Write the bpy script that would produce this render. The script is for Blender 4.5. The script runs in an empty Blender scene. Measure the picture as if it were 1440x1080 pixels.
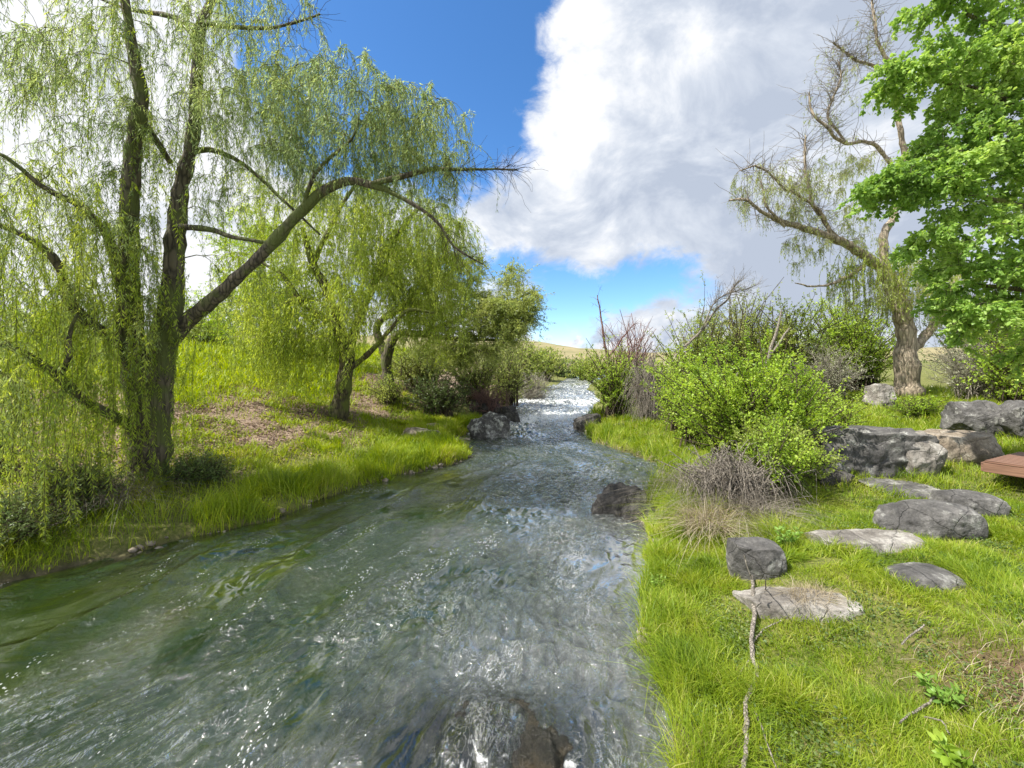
import bpy, math
import numpy as np
rng = np.random.default_rng(7)
S = bpy.context.scene
COL = S.collection
F, CX, HZ, H0 = 580.0, 720.0, 515.0, 2.6      # focal length (px of a 1440 wide frame), horizon row, eye height above the water
def P(px, py, Y): return np.array([(px-CX)/F*Y, Y, H0-(py-HZ)/F*Y])
def PX(x, Y): return CX + x/Y*F
# ------------------------------------------------------------------ noise
def _h(ix, iy, iz, seed):
    h = (ix.astype(np.int64)*374761393 + iy.astype(np.int64)*668265263 + iz.astype(np.int64)*2147483647//7 + seed*974711) & 0xffffffff
    h = ((h ^ (h >> 13))*1274126177) & 0xffffffff
    h = ((h ^ (h >> 15))*2246822519) & 0xffffffff
    return ((h ^ (h >> 16)) & 0xffffff)/float(0xffffff)
def vnoise2(x, y, seed=0):
    ix, iy = np.floor(x), np.floor(y); fx, fy = x-ix, y-iy
    fx = fx*fx*fx*(fx*(fx*6-15)+10); fy = fy*fy*fy*(fy*(fy*6-15)+10); z = np.zeros_like(ix)
    a = _h(ix, iy, z, seed); b = _h(ix+1, iy, z, seed); c = _h(ix, iy+1, z, seed); d = _h(ix+1, iy+1, z, seed)
    return (a+(b-a)*fx)*(1-fy)+(c+(d-c)*fx)*fy
def vnoise3(p, seed=0):
    i = np.floor(p); f = p-i; f = f*f*(3-2*f); r = 0
    for dx in (0, 1):
        for dy in (0, 1):
            for dz in (0, 1):
                w = (f[:, 0] if dx else 1-f[:, 0])*(f[:, 1] if dy else 1-f[:, 1])*(f[:, 2] if dz else 1-f[:, 2])
                r = r + w*_h(i[:, 0]+dx, i[:, 1]+dy, i[:, 2]+dz, seed)
    return r
def fbm2(x, y, o=4, seed=0, g=.5):
    r = 0; a = 1; s = 0
    for k in range(o):
        r = r + a*vnoise2(x, y, seed+k*17); s += a; a *= g; x, y = x*1.83+y*.79+5.2, -x*.79+y*1.83+1.3
    return r/s
def fbm3(p, o=4, seed=0, g=.5):
    r = 0; a = 1; s = 0
    for k in range(o):
        r = r + a*vnoise3(p, seed+k*13); s += a; a *= g; p = p*2.03+3.1
    return r/s
def sm(x, a, b):
    t = np.clip((x-a)/(b-a), 0, 1); return t*t*(3-2*t)
def nrm(v): return v/np.maximum(np.linalg.norm(v, axis=-1, keepdims=True), 1e-9)
def catmull(pts, n):
    pts = np.asarray(pts, float); m = len(pts)
    e = np.vstack([2*pts[0]-pts[1], pts, 2*pts[-1]-pts[-2]])
    t = np.linspace(0, m-1-1e-6, n); i = t.astype(int); f = (t-i)[:, None]
    a, b, c, d = e[i], e[i+1], e[i+2], e[i+3]
    return .5*((2*b)+(-a+c)*f+(2*a-5*b+4*c-d)*f**2+(-a+3*b-3*c+d)*f**3)
def resample(pts, n=None, step=None):
    L = np.r_[0, np.cumsum(np.linalg.norm(np.diff(pts, axis=0), axis=1))]
    if n is None: n = max(3, int(L[-1]/step))
    t = np.linspace(0, L[-1], n); return np.stack([np.interp(t, L, pts[:, k]) for k in range(pts.shape[1])], 1)
# ------------------------------------------------------------------ meshes and objects
class MB:
    def __init__(s): s.v = []; s.f = []; s.a = []; s.n = 0
    def add(s, v, f, a=None):
        v = np.asarray(v, np.float32).reshape(-1, 3); f = np.asarray(f, np.int64)
        s.v.append(v); s.f.append(f+s.n); s.n += len(v)
        s.a.append(np.zeros(len(v), np.float32) if a is None else np.broadcast_to(np.asarray(a, np.float32), (len(v),)))
    def build(s, name, mat, parent=None, smooth=True, uv=None, extra=None):
        me = bpy.data.meshes.new(name)
        v = np.concatenate(s.v); me.vertices.add(len(v)); me.vertices.foreach_set('co', v.ravel())
        tot = np.concatenate([np.full(len(f), f.shape[1]) for f in s.f]); li = np.concatenate([f.ravel() for f in s.f])
        me.loops.add(len(li)); me.loops.foreach_set('vertex_index', li.astype(np.int32))
        me.polygons.add(len(tot)); me.polygons.foreach_set('loop_start', np.r_[0, np.cumsum(tot)[:-1]].astype(np.int32))
        me.polygons.foreach_set('loop_total', tot.astype(np.int32))
        me.polygons.foreach_set('use_smooth', np.full(len(tot), smooth))
        at = me.attributes.new('var', 'FLOAT', 'POINT'); at.data.foreach_set('value', np.concatenate(s.a).astype(np.float32))
        for k, d in (extra or {}).items():
            at = me.attributes.new(k, 'FLOAT', 'POINT'); at.data.foreach_set('value', np.asarray(d, np.float32))
        if uv is not None:
            l = me.uv_layers.new(name='UVMap'); l.data.foreach_set('uv', uv[li].astype(np.float32).ravel())
        me.update(calc_edges=True)
        if mat: me.materials.append(mat)
        o = bpy.data.objects.new(name, me); COL.objects.link(o)
        if parent is not None:
            o.parent = parent; o.matrix_parent_inverse = parent.matrix_world.inverted() if False else o.matrix_parent_inverse
            o.location = tuple(-c for c in parent.location)
        return o
def tag(o, label=None, cat=None, group=None, kind=None):
    if label: o['label'] = label
    if cat: o['category'] = cat
    if group: o['group'] = group
    if kind: o['kind'] = kind
    return o
def thing(name, loc, label, cat, group=None):
    o = bpy.data.objects.new(name, None); COL.objects.link(o); o.location = tuple(float(c) for c in loc); o.empty_display_size = .2
    return tag(o, label, cat, group)
def tubes(mb, Pt, R, sides=4, a=None):
    M, K, _ = Pt.shape; T = nrm(np.gradient(Pt, axis=1))
    ref = np.where(np.abs(nrm(Pt[:, -1]-Pt[:, 0])[:, 2:3]) > .8, np.array([[1., .13, 0]]), np.array([[0., .1, 1.]]))[:, None, :]
    N = nrm(np.cross(T, ref)); B = np.cross(T, N)
    if M <= 4:
        for m_ in range(M):                                    # carry the frame along thick limbs so that they never pinch
            n = nrm(np.cross(T[m_, 0], [.3, 1, .2]))
            for k in range(K): n = nrm(n-T[m_, k]*(n@T[m_, k])); N[m_, k] = n
        B = np.cross(T, N)
    an = np.arange(sides)/sides*2*np.pi
    ring = Pt[:, :, None]+R[:, :, None, None]*(N[:, :, None]*np.cos(an)[None, None, :, None]+B[:, :, None]*np.sin(an)[None, None, :, None])
    i = (np.arange(M)[:, None, None]*K+np.arange(K-1)[None, :, None])*sides; j = np.arange(sides)[None, None, :]; j2 = (j+1) % sides
    f = np.stack(np.broadcast_arrays(i+j, i+j2, i+sides+j2, i+sides+j), -1).reshape(-1, 4)
    av = None if a is None else np.repeat(a, K*sides)
    mb.add(ring.reshape(-1, 3), f, av)
def leaves(mb, pos, d, nr, L, W, a, broad=False):
    M = len(pos); d = nrm(d); s = nrm(np.cross(d, nr)); n = np.cross(s, d)
    L = L[:, None]; W = W[:, None]
    if not broad:
        v = np.stack([pos, pos+d*L*.42+s*W*.5, pos+d*L-n*L*.12, pos+d*L*.42-s*W*.5], 1)
        f = (np.arange(M)*4)[:, None]+np.arange(4)[None]; mb.add(v.reshape(-1, 3), f, np.repeat(a, 4))
    else:
        v = np.stack([pos, pos+d*L*.22+s*W*.42-n*W*.10, pos+d*L*.6+s*W*.46-n*W*.12-n*L*.04, pos+d*L-n*L*.16, pos+d*L*.6-s*W*.46-n*W*.12-n*L*.04, pos+d*L*.22-s*W*.42-n*W*.10, pos+d*L*.5+n*W*.06], 1)
        b = (np.arange(M)*7)[:, None]
        f = np.concatenate([b+np.array([[0, 1, 6]]), b+np.array([[1, 2, 6]]), b+np.array([[2, 3, 6]]), b+np.array([[3, 4, 6]]), b+np.array([[4, 5, 6]]), b+np.array([[5, 0, 6]])])
        mb.add(v.reshape(-1, 3), f, np.repeat(a, 7))
def along(Pt, spacing, rg):
    seg = np.linalg.norm(np.diff(Pt, axis=1), axis=2); L = seg.sum(1); M, K, _ = Pt.shape
    n = rg.poisson(L/spacing); idx = np.repeat(np.arange(M), n); u = rg.random(len(idx))*(K-1)*.999
    k = u.astype(int); f = (u-k)[:, None]; p = Pt[idx, k]*(1-f)+Pt[idx, k+1]*f; t = nrm(Pt[idx, k+1]-Pt[idx, k])
    return idx, p, t, u/(K-1)
def leaves_along(mb, Pt, spacing, L, W, rg, spread=.7, droop=.3, skip=0., broad=False, jit=.01, tone=None):
    idx, p, t, u = along(Pt, spacing, rg); k = u > skip*rg.random(len(u)); idx, p, t, u = idx[k], p[k], t[k], u[k]
    if len(p) == 0: return
    r = nrm(rg.normal(size=p.shape)); d = nrm(t*(1-spread*.5)+r*spread+np.array([0, 0, -droop])); n = nrm(rg.normal(size=p.shape)+np.array([0, 0, 1.0]))
    sc = rg.uniform(.45, 1.3, len(p)); cl = rg.random(Pt.shape[0])[idx] if tone is None else tone[idx]
    leaves(mb, p+r*jit, d, n, L*sc, W*sc, np.clip(.5*cl+.5*rg.random(len(p)), 0, 1), broad)
# blades of grass: base (M,3), lean (M,3) horizontal offset of tip, length, width
def blades(mb, base, lean, L, W, a, K=3):
    M = len(base); t = np.linspace(0, 1, K+1)[None, :, None]
    up = np.zeros((M, 1, 3)); up[:, 0, 2] = 1; le = lean[:, None]; ln = np.linalg.norm(lean, axis=1)[:, None, None]
    c = base[:, None]+L[:, None, None]*(up*(t-np.minimum(ln*.6, 1.6)*t**2.5*.7)+le*(t*.25+.75*t**2))
    sd = nrm(np.cross(lean+1e-4, np.array([0, 0, 1.]))+rng.normal(size=(M, 3))*.5*np.array([1, 1, 0]))[:, None]
    w = (W[:, None, None]*.5)*np.array([.8, 1., .75, .0][:K+1] if K == 3 else np.linspace(1, 0, K+1)**.6)[None, :, None]
    l = c-sd*w; r = c+sd*w
    V = np.concatenate([np.stack([l[:, :K], r[:, :K]], 2).reshape(M, 2*K, 3), c[:, K:]], 1); n = 2*K+1
    b = (np.arange(M)*n)[:, None]
    for k in range(K-1): pass
    q = np.concatenate([b+np.array([[2*k, 2*k+1, 2*k+3, 2*k+2]]) for k in range(K-1)]); tr = b+np.array([[2*K-2, 2*K-1, 2*K]])
    o = mb.n; mb.add(V.reshape(-1, 3), q, np.repeat(a, n)); mb.f.append(tr+o)
# ------------------------------------------------------------------ materials
def nt(name):
    m = bpy.data.materials.new(name); m.use_nodes = True; t = m.node_tree; t.nodes.clear(); return m, t, t.nodes, t.links
def N(ns, typ, **kw):
    n = ns.new(typ)
    for k, v in kw.items():
        if k.startswith('i_'): n.inputs[k[2:].replace('_', ' ')].default_value = v
        else: setattr(n, k, v)
    return n
def ramp(ns, stops):
    r = ns.new('ShaderNodeValToRGB'); e = r.color_ramp.elements
    while len(e) < len(stops): e.new(.5)
    for k, (p, c) in enumerate(stops): e[k].position = p; e[k].color = (*c, 1) if len(c) == 3 else c
    return r
def mathn(ns, ls, op, a, b=None, clamp=False):
    n = ns.new('ShaderNodeMath'); n.operation = op; n.use_clamp = clamp
    for k, x in enumerate((a, b)):
        if x is None: continue
        if hasattr(x, 'links') or hasattr(x, 'node'): ls.new(x, n.inputs[k])
        else: n.inputs[k].default_value = x
    return n.outputs[0]
def leaf_mat(name, stops, tr=.45, rough=.45, clump=.6):
    m, t, ns, ls = nt(name)
    at = N(ns, 'ShaderNodeAttribute', attribute_name='var'); tc = ns.new('ShaderNodeTexCoord')
    nz = N(ns, 'ShaderNodeTexNoise'); nz.inputs['Scale'].default_value = clump; nz.inputs['Detail'].default_value = 3; ls.new(tc.outputs['Object'], nz.inputs['Vector'])
    f = mathn(ns, ls, 'MULTIPLY_ADD', nz.outputs['Fac'], 1.1); ns[-1].inputs[2].default_value = -.3
    f2 = mathn(ns, ls, 'MULTIPLY', at.outputs['Fac'], .6); f = mathn(ns, ls, 'ADD', f, f2, True)
    r = ramp(ns, stops); ls.new(f, r.inputs[0])
    p = N(ns, 'ShaderNodeBsdfPrincipled'); p.inputs['Roughness'].default_value = rough; p.inputs['Specular IOR Level'].default_value = .35
    ls.new(r.outputs[0], p.inputs['Base Color'])
    tl = ns.new('ShaderNodeBsdfTranslucent'); hs = N(ns, 'ShaderNodeHueSaturation'); hs.inputs['Hue'].default_value = .485; hs.inputs['Saturation'].default_value = 1.1; hs.inputs['Value'].default_value = 1.5
    ls.new(r.outputs[0], hs.inputs['Color']); ls.new(hs.outputs[0], tl.inputs['Color'])
    mx = ns.new('ShaderNodeMixShader'); mx.inputs[0].default_value = tr; ls.new(p.outputs[0], mx.inputs[1]); ls.new(tl.outputs[0], mx.inputs[2])
    o = ns.new('ShaderNodeOutputMaterial'); ls.new(mx.outputs[0], o.inputs[0]); return m
def bark_mat(name, dark, light, moss=None, scale=9):
    m, t, ns, ls = nt(name); tc = ns.new('ShaderNodeTexCoord'); mp = ns.new('ShaderNodeMapping'); mp.inputs['Scale'].default_value = (1, 1, .22); ls.new(tc.outputs['Object'], mp.inputs[0])
    nz = N(ns, 'ShaderNodeTexNoise'); nz.inputs['Scale'].default_value = scale; nz.inputs['Detail'].default_value = 8; nz.inputs['Roughness'].default_value = .7; ls.new(mp.outputs[0], nz.inputs['Vector'])
    vo = N(ns, 'ShaderNodeTexVoronoi', feature='DISTANCE_TO_EDGE'); vo.inputs['Scale'].default_value = scale*1.3; ls.new(mp.outputs[0], vo.inputs['Vector'])
    vr = ramp(ns, [(0, (0, 0, 0)), (.18, (1, 1, 1))]); ls.new(vo.outputs['Distance'], vr.inputs[0])
    h = mathn(ns, ls, 'MULTIPLY_ADD', vr.outputs[0], .45); ls.new(nz.outputs['Fac'], ns[-1].inputs[2])
    r = ramp(ns, [(.38, dark), (1.0, light)]); ls.new(h, r.inputs[0]); c = r.outputs[0]
    if moss:
        n2 = N(ns, 'ShaderNodeTexNoise'); n2.inputs['Scale'].default_value = 2.2; n2.inputs['Detail'].default_value = 5; ls.new(tc.outputs['Object'], n2.inputs['Vector'])
        r2 = ramp(ns, [(.46, (0, 0, 0)), (.6, (1, 1, 1))]); ls.new(n2.outputs['Fac'], r2.inputs[0]); mx = N(ns, 'ShaderNodeMixRGB'); ls.new(r2.outputs[0], mx.inputs[0]); ls.new(c, mx.inputs[1]); mx.inputs[2].default_value = (*moss, 1); c = mx.outputs[0]
    p = N(ns, 'ShaderNodeBsdfPrincipled'); p.inputs['Roughness'].default_value = .9; ls.new(c, p.inputs['Base Color'])
    b = N(ns, 'ShaderNodeBump'); b.inputs['Strength'].default_value = .9; b.inputs['Distance'].default_value = .03; ls.new(h, b.inputs['Height']); ls.new(b.outputs[0], p.inputs['Normal'])
    o = ns.new('ShaderNodeOutputMaterial'); ls.new(p.outputs[0], o.inputs[0]); return m
def rock_mat(name, dark, mid, light, lichen=.5, lich_col=(.5, .5, .46), wet=False):
    m, t, ns, ls = nt(name); tc = ns.new('ShaderNodeTexCoord')
    def nz(sc, det=8, ro=.6, v=None):
        n = N(ns, 'ShaderNodeTexNoise'); n.inputs['Scale'].default_value = sc; n.inputs['Detail'].default_value = det; n.inputs['Roughness'].default_value = ro; ls.new(v or tc.outputs['Object'], n.inputs['Vector']); return n.outputs['Fac']
    a = nz(2.3, 9, .68); r = ramp(ns, [(.33, dark), (.5, mid), (.68, light)]); ls.new(a, r.inputs[0])
    b2 = nz(3.7, 10, .72); r2 = ramp(ns, [(1-lichen, (0, 0, 0)), (min(1, 1.13-lichen), (1, 1, 1))]); ls.new(b2, r2.inputs[0])
    mx = N(ns, 'ShaderNodeMixRGB'); ls.new(r2.outputs[0], mx.inputs[0]); ls.new(r.outputs[0], mx.inputs[1]); mx.inputs[2].default_value = (*lich_col, 1)
    vo = N(ns, 'ShaderNodeTexVoronoi', feature='DISTANCE_TO_EDGE'); vo.inputs['Scale'].default_value = 1.3
    wv = N(ns, 'ShaderNodeMixRGB', blend_type='ADD'); wv.inputs[0].default_value = .35; ls.new(tc.outputs['Object'], wv.inputs[1]); n5 = N(ns, 'ShaderNodeTexNoise'); n5.inputs['Scale'].default_value = 2.5; n5.inputs['Detail'].default_value = 5; ls.new(tc.outputs['Object'], n5.inputs['Vector']); ls.new(n5.outputs['Color'], wv.inputs[2]); ls.new(wv.outputs[0], vo.inputs['Vector'])
    cr = ramp(ns, [(0, (0, 0, 0)), (.012, (1, 1, 1))]); ls.new(vo.outputs['Distance'], cr.inputs[0])
    mc = N(ns, 'ShaderNodeMixRGB', blend_type='MULTIPLY'); mc.inputs[0].default_value = .4; ls.new(mx.outputs[0], mc.inputs[1]); ls.new(cr.outputs[0], mc.inputs[2])
    fine = nz(22, 8, .8); rf = ramp(ns, [(.34, (.42, .42, .42)), (.62, (1.25, 1.25, 1.25))]); ls.new(fine, rf.inputs[0])
    mf = N(ns, 'ShaderNodeMixRGB', blend_type='MULTIPLY'); mf.inputs[0].default_value = .8; ls.new(mc.outputs[0], mf.inputs[1]); ls.new(rf.outputs[0], mf.inputs[2])
    p = N(ns, 'ShaderNodeBsdfPrincipled'); p.inputs['Roughness'].default_value = .25 if wet else .88; ls.new(mf.outputs[0], p.inputs['Base Color'])
    h = mathn(ns, ls, 'MULTIPLY_ADD', fine, .25); ls.new(b2, ns[-1].inputs[2]); h2 = mathn(ns, ls, 'MULTIPLY_ADD', cr.outputs[0], .18); ls.new(h, ns[-1].inputs[2])
    b = N(ns, 'ShaderNodeBump'); b.inputs['Strength'].default_value = 1.; b.inputs['Distance'].default_value = .06; ls.new(h2, b.inputs['Height']); ls.new(b.outputs[0], p.inputs['Normal'])
    o = ns.new('ShaderNodeOutputMaterial'); ls.new(p.outputs[0], o.inputs[0]); return m
M = {}
M['willow'] = leaf_mat('willow_leaf', [(.1, (.12, .19, .10)), (.5, (.27, .37, .14)), (.9, (.46, .54, .18))], .5)
M['willow2'] = leaf_mat('willow_yellow_leaf', [(.1, (.13, .20, .035)), (.5, (.31, .42, .06)), (.9, (.51, .59, .12))], .5)
M['feather'] = leaf_mat('feather_leaf', [(.1, (.15, .21, .06)), (.5, (.30, .37, .10)), (.9, (.46, .50, .17))], .45)
M['broad'] = leaf_mat('broad_leaf', [(.05, (.09, .19, .04)), (.5, (.25, .41, .08)), (.95, (.48, .62, .18))], .45, .42, .8)
M['shrub'] = leaf_mat('shrub_leaf', [(.1, (.11, .20, .03)), (.5, (.30, .45, .05)), (.9, (.50, .62, .12))], .45)
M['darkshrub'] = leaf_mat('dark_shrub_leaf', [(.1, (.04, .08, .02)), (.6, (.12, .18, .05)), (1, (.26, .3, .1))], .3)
M['greyshrub'] = leaf_mat('grey_shrub_leaf', [(.1, (.17, .18, .11)), (.5, (.34, .35, .23)), (.9, (.5, .5, .38))], .3)
M['midshrub'] = leaf_mat('mid_shrub_leaf', [(.1, (.13, .20, .045)), (.5, (.28, .37, .07)), (.9, (.45, .50, .15))], .45)
M['grass'] = leaf_mat('grass_blade', [(.05, (.07, .13, .012)), (.4, (.19, .29, .02)), (.72, (.34, .41, .04)), (1, (.52, .46, .2))], .4, .5, 2.6)
M['bankgrass'] = leaf_mat('bank_grass_blade', [(.05, (.08, .15, .012)), (.45, (.24, .34, .02)), (.8, (.42, .47, .05)), (1, (.55, .48, .2))], .4, .5, .9)
M['meadow'] = leaf_mat('meadow_blade', [(.1, (.12, .2, .015)), (.5, (.27, .36, .02)), (.9, (.4, .46, .05))], .4, .5, .3)
M['straw'] = leaf_mat('straw', [(.1, (.16, .12, .07)), (.5, (.34, .28, .18)), (.9, (.52, .46, .34))], .2, .7)
M['deadgrass'] = leaf_mat('dead_grass', [(.1, (.06, .05, .038)), (.5, (.19, .165, .13)), (.9, (.40, .36, .30))], .2, .7)
M['litter'] = leaf_mat('leaf_litter', [(.05, (.05, .03, .018)), (.5, (.2, .14, .09)), (.9, (.42, .33, .24))], .15, .8)
M['bark'] = bark_mat('willow_bark', (.02, .017, .013), (.15, .125, .085), (.11, .13, .035))
M['bark_mid'] = bark_mat('mossy_bark', (.02, .016, .01), (.13, .11, .06), (.13, .15, .03))
M['bark_pale'] = bark_mat('pale_bark', (.11, .085, .06), (.46, .38, .28), None, 5)
M['twig'] = bark_mat('twig_bark', (.035, .025, .018), (.13, .095, .065), None, 30)
M['twig_pale'] = bark_mat('pale_twig_bark', (.12, .10, .08), (.36, .32, .27), None, 25)
M['twig_red'] = bark_mat('red_twig_bark', (.12, .055, .05), (.34, .2, .18), None, 25)
M['twig_green'] = bark_mat('green_twig_bark', (.09, .09, .02), (.26, .25, .07), None, 25)
M['rock'] = rock_mat('basalt', (.045, .043, .042), (.12, .115, .11), (.22, .21, .2), .45)
M['rock_lichen'] = rock_mat('lichen_basalt', (.03, .028, .026), (.09, .085, .08), (.2, .19, .18), .5, (.66, .65, .6))
M['rock_dark'] = rock_mat('dark_basalt', (.02, .019, .018), (.06, .055, .05), (.14, .13, .12), .42, (.3, .29, .27))
M['rock_pale'] = rock_mat('pale_slab', (.12, .105, .09), (.25, .23, .205), (.38, .35, .32), .48, (.5, .48, .44))
M['rock_tan'] = rock_mat('tan_rock', (.13, .10, .07), (.3, .25, .19), (.45, .39, .31), .45, (.5, .47, .4))
M['rock_wet'] = rock_mat('wet_river_rock', (.006, .006, .005), (.022, .02, .013), (.07, .052, .025), .38, (.2, .19, .16), True)
# ------------------------------------------------------------------ river course
def W(y): return .03*np.logaddexp(0, (np.asarray(y, float)-15)*1.2)/1.2
def onwater(px, py):
    Y = 10.
    for _ in range(60): Y = .5*Y+.5*(F*(H0-W(Y))/(py-HZ))
    return ((px-CX)/F*Y, Y)
Lp = [onwater(*q) for q in [(782, 546), (764, 552), (742, 561), (724, 572), (708, 585), (692, 596), (668, 608), (640, 618), (632, 627), (664, 638), (650, 651), (590, 664), (520, 688), (430, 719), (330, 753), (200, 780), (120, 797), (0, 823)]]
Rp = [onwater(*q) for q in [(822, 546), (830, 558), (832, 573), (828, 590), (816, 604), (838, 624), (872, 637), (915, 650), (935, 660), (922, 678), (905, 700), (908, 730), (912, 760), (905, 800), (896, 880), (915, 940), (925, 1000), (920, 1080)]]
Lp = [(30, 84), (18, 72), (9.5, 58)]+Lp+[(-8.3, 4.3), (-12, 2.6), (-20, -1.5), (-34, -9)]
Rp = [(36, 78), (24, 66), (13.5, 56)]+Rp+[(.85, 1.6), (.6, .2), (0, -3), (-3, -9), (-12, -22)]
Lc = catmull(Lp, 260); Rc = catmull(Rp, 260)
def segd(x, y, C):
    x = np.asarray(x, float).ravel(); y = np.asarray(y, float).ravel(); A = C[:-1:2] if False else C[:-1]; B = C[1:]; out = np.empty(len(x)); sg = np.empty(len(x))
    D = B-A; dl = (D**2).sum(1)
    for s in range(0, len(x), 20000):
        X = np.stack([x[s:s+20000], y[s:s+20000]], 1)[:, None]; ap = X-A[None]; t = np.clip((ap*D).sum(2)/dl, 0, 1); r = ap-t[..., None]*D
        d2 = (r**2).sum(2); k = d2.argmin(1); i = np.arange(len(k)); out[s:s+20000] = np.sqrt(d2[i, k]); sg[s:s+20000] = D[k, 0]*ap[i, k, 1]-D[k, 1]*ap[i, k, 0]
    return out, sg
Ls = resample(Lc, 150); Rs = resample(Rc, 150)
def bank_exact(x, y):
    """signed distance to the water (+ on land) and side (-1 left bank, +1 right bank)"""
    dl, sl = segd(x, y, Ls); dr, sr = segd(x, y, Rs)
    left = sl < 0; right = sr > 0            # walking downstream (towards the camera) the left bank of the picture lies on the negative side
    d = -np.minimum(dl, dr); d = np.where(left, dl, d); d = np.where(right & ~left, dr, d)
    both = left & right; d = np.where(both, np.minimum(dl, dr), d); side = np.where(dl < dr, -1, 1)
    return d, side
_gx = np.r_[np.arange(-62, -24, .4), np.arange(-24, 14, .12), np.arange(14, 62, .4)]; _gy = np.r_[np.arange(-12, 1, .4), np.arange(1, 24, .12), np.arange(24, 62, .3)]
_A, _B = np.meshgrid(_gx, _gy); _gd, _gs = bank_exact(_A, _B); _gd = _gd.reshape(_A.shape); _gs = _gs.reshape(_A.shape)
def bank(x, y):
    """signed distance to the water and side, read from a table"""
    x = np.asarray(x, float).ravel(); y = np.asarray(y, float).ravel(); xc = np.clip(x, _gx[0], _gx[-1]-1e-6); yc = np.clip(y, _gy[0], _gy[-1]-1e-6)
    i = np.clip(np.searchsorted(_gx, xc, 'right')-1, 0, len(_gx)-2); j = np.clip(np.searchsorted(_gy, yc, 'right')-1, 0, len(_gy)-2); fx = (xc-_gx[i])/(_gx[i+1]-_gx[i]); fy = (yc-_gy[j])/(_gy[j+1]-_gy[j])
    d = (_gd[j, i]*(1-fx)+_gd[j, i+1]*fx)*(1-fy)+(_gd[j+1, i]*(1-fx)+_gd[j+1, i+1]*fx)*fy
    return d+np.hypot(x-xc, y-yc)+(fbm2(x*2.3, y*2.3, 3, 97)-.5)*.34*np.clip(y*.25, .4, 1.2)*(y < 45), _gs[j+(fy > .5), i+(fx > .5)]
def ground(x, y, d=None, side=None):
    x = np.asarray(x, float).ravel(); y = np.asarray(y, float).ravel()
    if d is None: d, side = bank(x, y)
    pl = np.interp(d, [-3, -1.2, -.5, -.15, 0, .25, 1.4, 3, 5, 8, 12, 20, 40, 120], [-.9, -.75, -.5, -.2, -.04, .2, .32, .75, 1.3, 2.05, 2.75, 3.4, 4.2, 4.4])
    pr = np.interp(d, [-3, -1.2, -.5, -.12, 0, .12, .6, 2, 5, 10, 16, 30, 120], [-.9, -.7, -.45, -.15, -.05, .12, .25, .4, .58, .9, 1.3, 1.9, 2.6])
    low = np.where(side < 0, pl, pr); fade = sm(y, 60, 120)
    b = sm(d, 0, 1.5)
    z = low + b*((fbm2(x*.5, y*.5, 3, 3)-.5)*.3+(fbm2(x*2.2, y*2.2, 3, 9)-.5)*.12) + sm(-d, .2, 1.)*(fbm2(x*1.6, y*1.6, 3, 5)-.5)*.5
    return (z + W(np.clip(y, -50, 60)))*(1-fade)+1.9*fade
def G1(x, y): return float(ground([x], [y])[0])
def at(px, py, Y=None):
    """point of the ground seen at a pixel"""
    ys = np.linspace(1.5, 60, 1500); xs = (px-CX)/F*ys; zr = H0-(py-HZ)/F*ys; g = ground(xs, ys); k = np.argmax(zr < g) if (zr < g).any() else len(ys)-1
    return np.array([xs[k], ys[k], g[k]])
def gp(px, Y): x = (px-CX)/F*Y; return np.array([x, Y, G1(x, Y)])
# ground sheet
def axis_pts(c, near, far, n, fine):
    t = np.linspace(0, 1, n); return c+np.sign(near)*0+t
yy = np.r_[np.linspace(-60, -4, 12)[:-1], np.linspace(-4, 1, 30)[:-1], 1+np.cumsum(np.r_[0, .035*np.exp(np.linspace(0, 1, 330)*3.0)])]
yy = np.r_[yy[yy < 78], np.geomspace(80, 1800, 30)]
xh = np.r_[np.linspace(0, 9, 190)[:-1], 9+np.cumsum(np.r_[0, .05*np.exp(np.linspace(0, 1, 150)*3.3)])]; xh = np.r_[xh[xh < 60], np.geomspace(62, 1800, 24)]
xx = np.r_[-xh[:0:-1], xh]
GX, GY = np.meshgrid(xx, yy); d_, s_ = bank(GX, GY); GZ = ground(GX, GY, d_, s_)
mb = MB(); nx = len(xx); ny = len(yy); i = (np.arange(ny-1)[:, None]*nx+np.arange(nx-1)[None]).reshape(-1, 1)
mb.add(np.stack([GX.ravel(), GY.ravel(), GZ], 1), i+np.array([[0, 1, nx+1, nx]]))
nzl = fbm2(GX.ravel()*.45, GY.ravel()*.45, 4, 21)
litter = sm(-s_*d_, 1.6, 3.2)*(1-sm(d_+(nzl-.5)*7, 5.6, 8.0))*(s_ < 0)
pxg = PX(GX.ravel(), np.maximum(GY.ravel(), .5))
dirt = np.exp(-(((GX.ravel()-3.45)/.62)**2+((GY.ravel()-2.55)/.75)**2)**1.5)
mud = sm(-d_, -.22, .0)
m, t, ns, ls = nt('ground_earth_and_grass'); tc = ns.new('ShaderNodeTexCoord')
def an(k): return N(ns, 'ShaderNodeAttribute', attribute_name=k).outputs['Fac']
def nzz(sc, det=6, ro=.6):
    n = N(ns, 'ShaderNodeTexNoise'); n.inputs['Scale'].default_value = sc; n.inputs['Detail'].default_value = det; n.inputs['Roughness'].default_value = ro; ls.new(tc.outputs['Object'], n.inputs['Vector']); return n.outputs['Fac']
def mixc(f, a, b):
    n = N(ns, 'ShaderNodeMixRGB')
    for k, x in enumerate((f, a, b)):
        if isinstance(x, tuple): n.inputs[k].default_value = (*x, 1)
        else: ls.new(x, n.inputs[k])
    return n.outputs[0]
g1 = ramp(ns, [(.36, (.05, .06, .015)), (.5, (.13, .15, .025)), (.64, (.25, .21, .09))]); n1 = nzz(14, 9, .8); ls.new(n1, g1.inputs[0])
l1 = ramp(ns, [(.3, (.06, .035, .022)), (.5, (.27, .19, .14)), (.7, (.5, .40, .31))]); n2 = nzz(24, 6, .8); ls.new(n2, l1.inputs[0])
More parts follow.
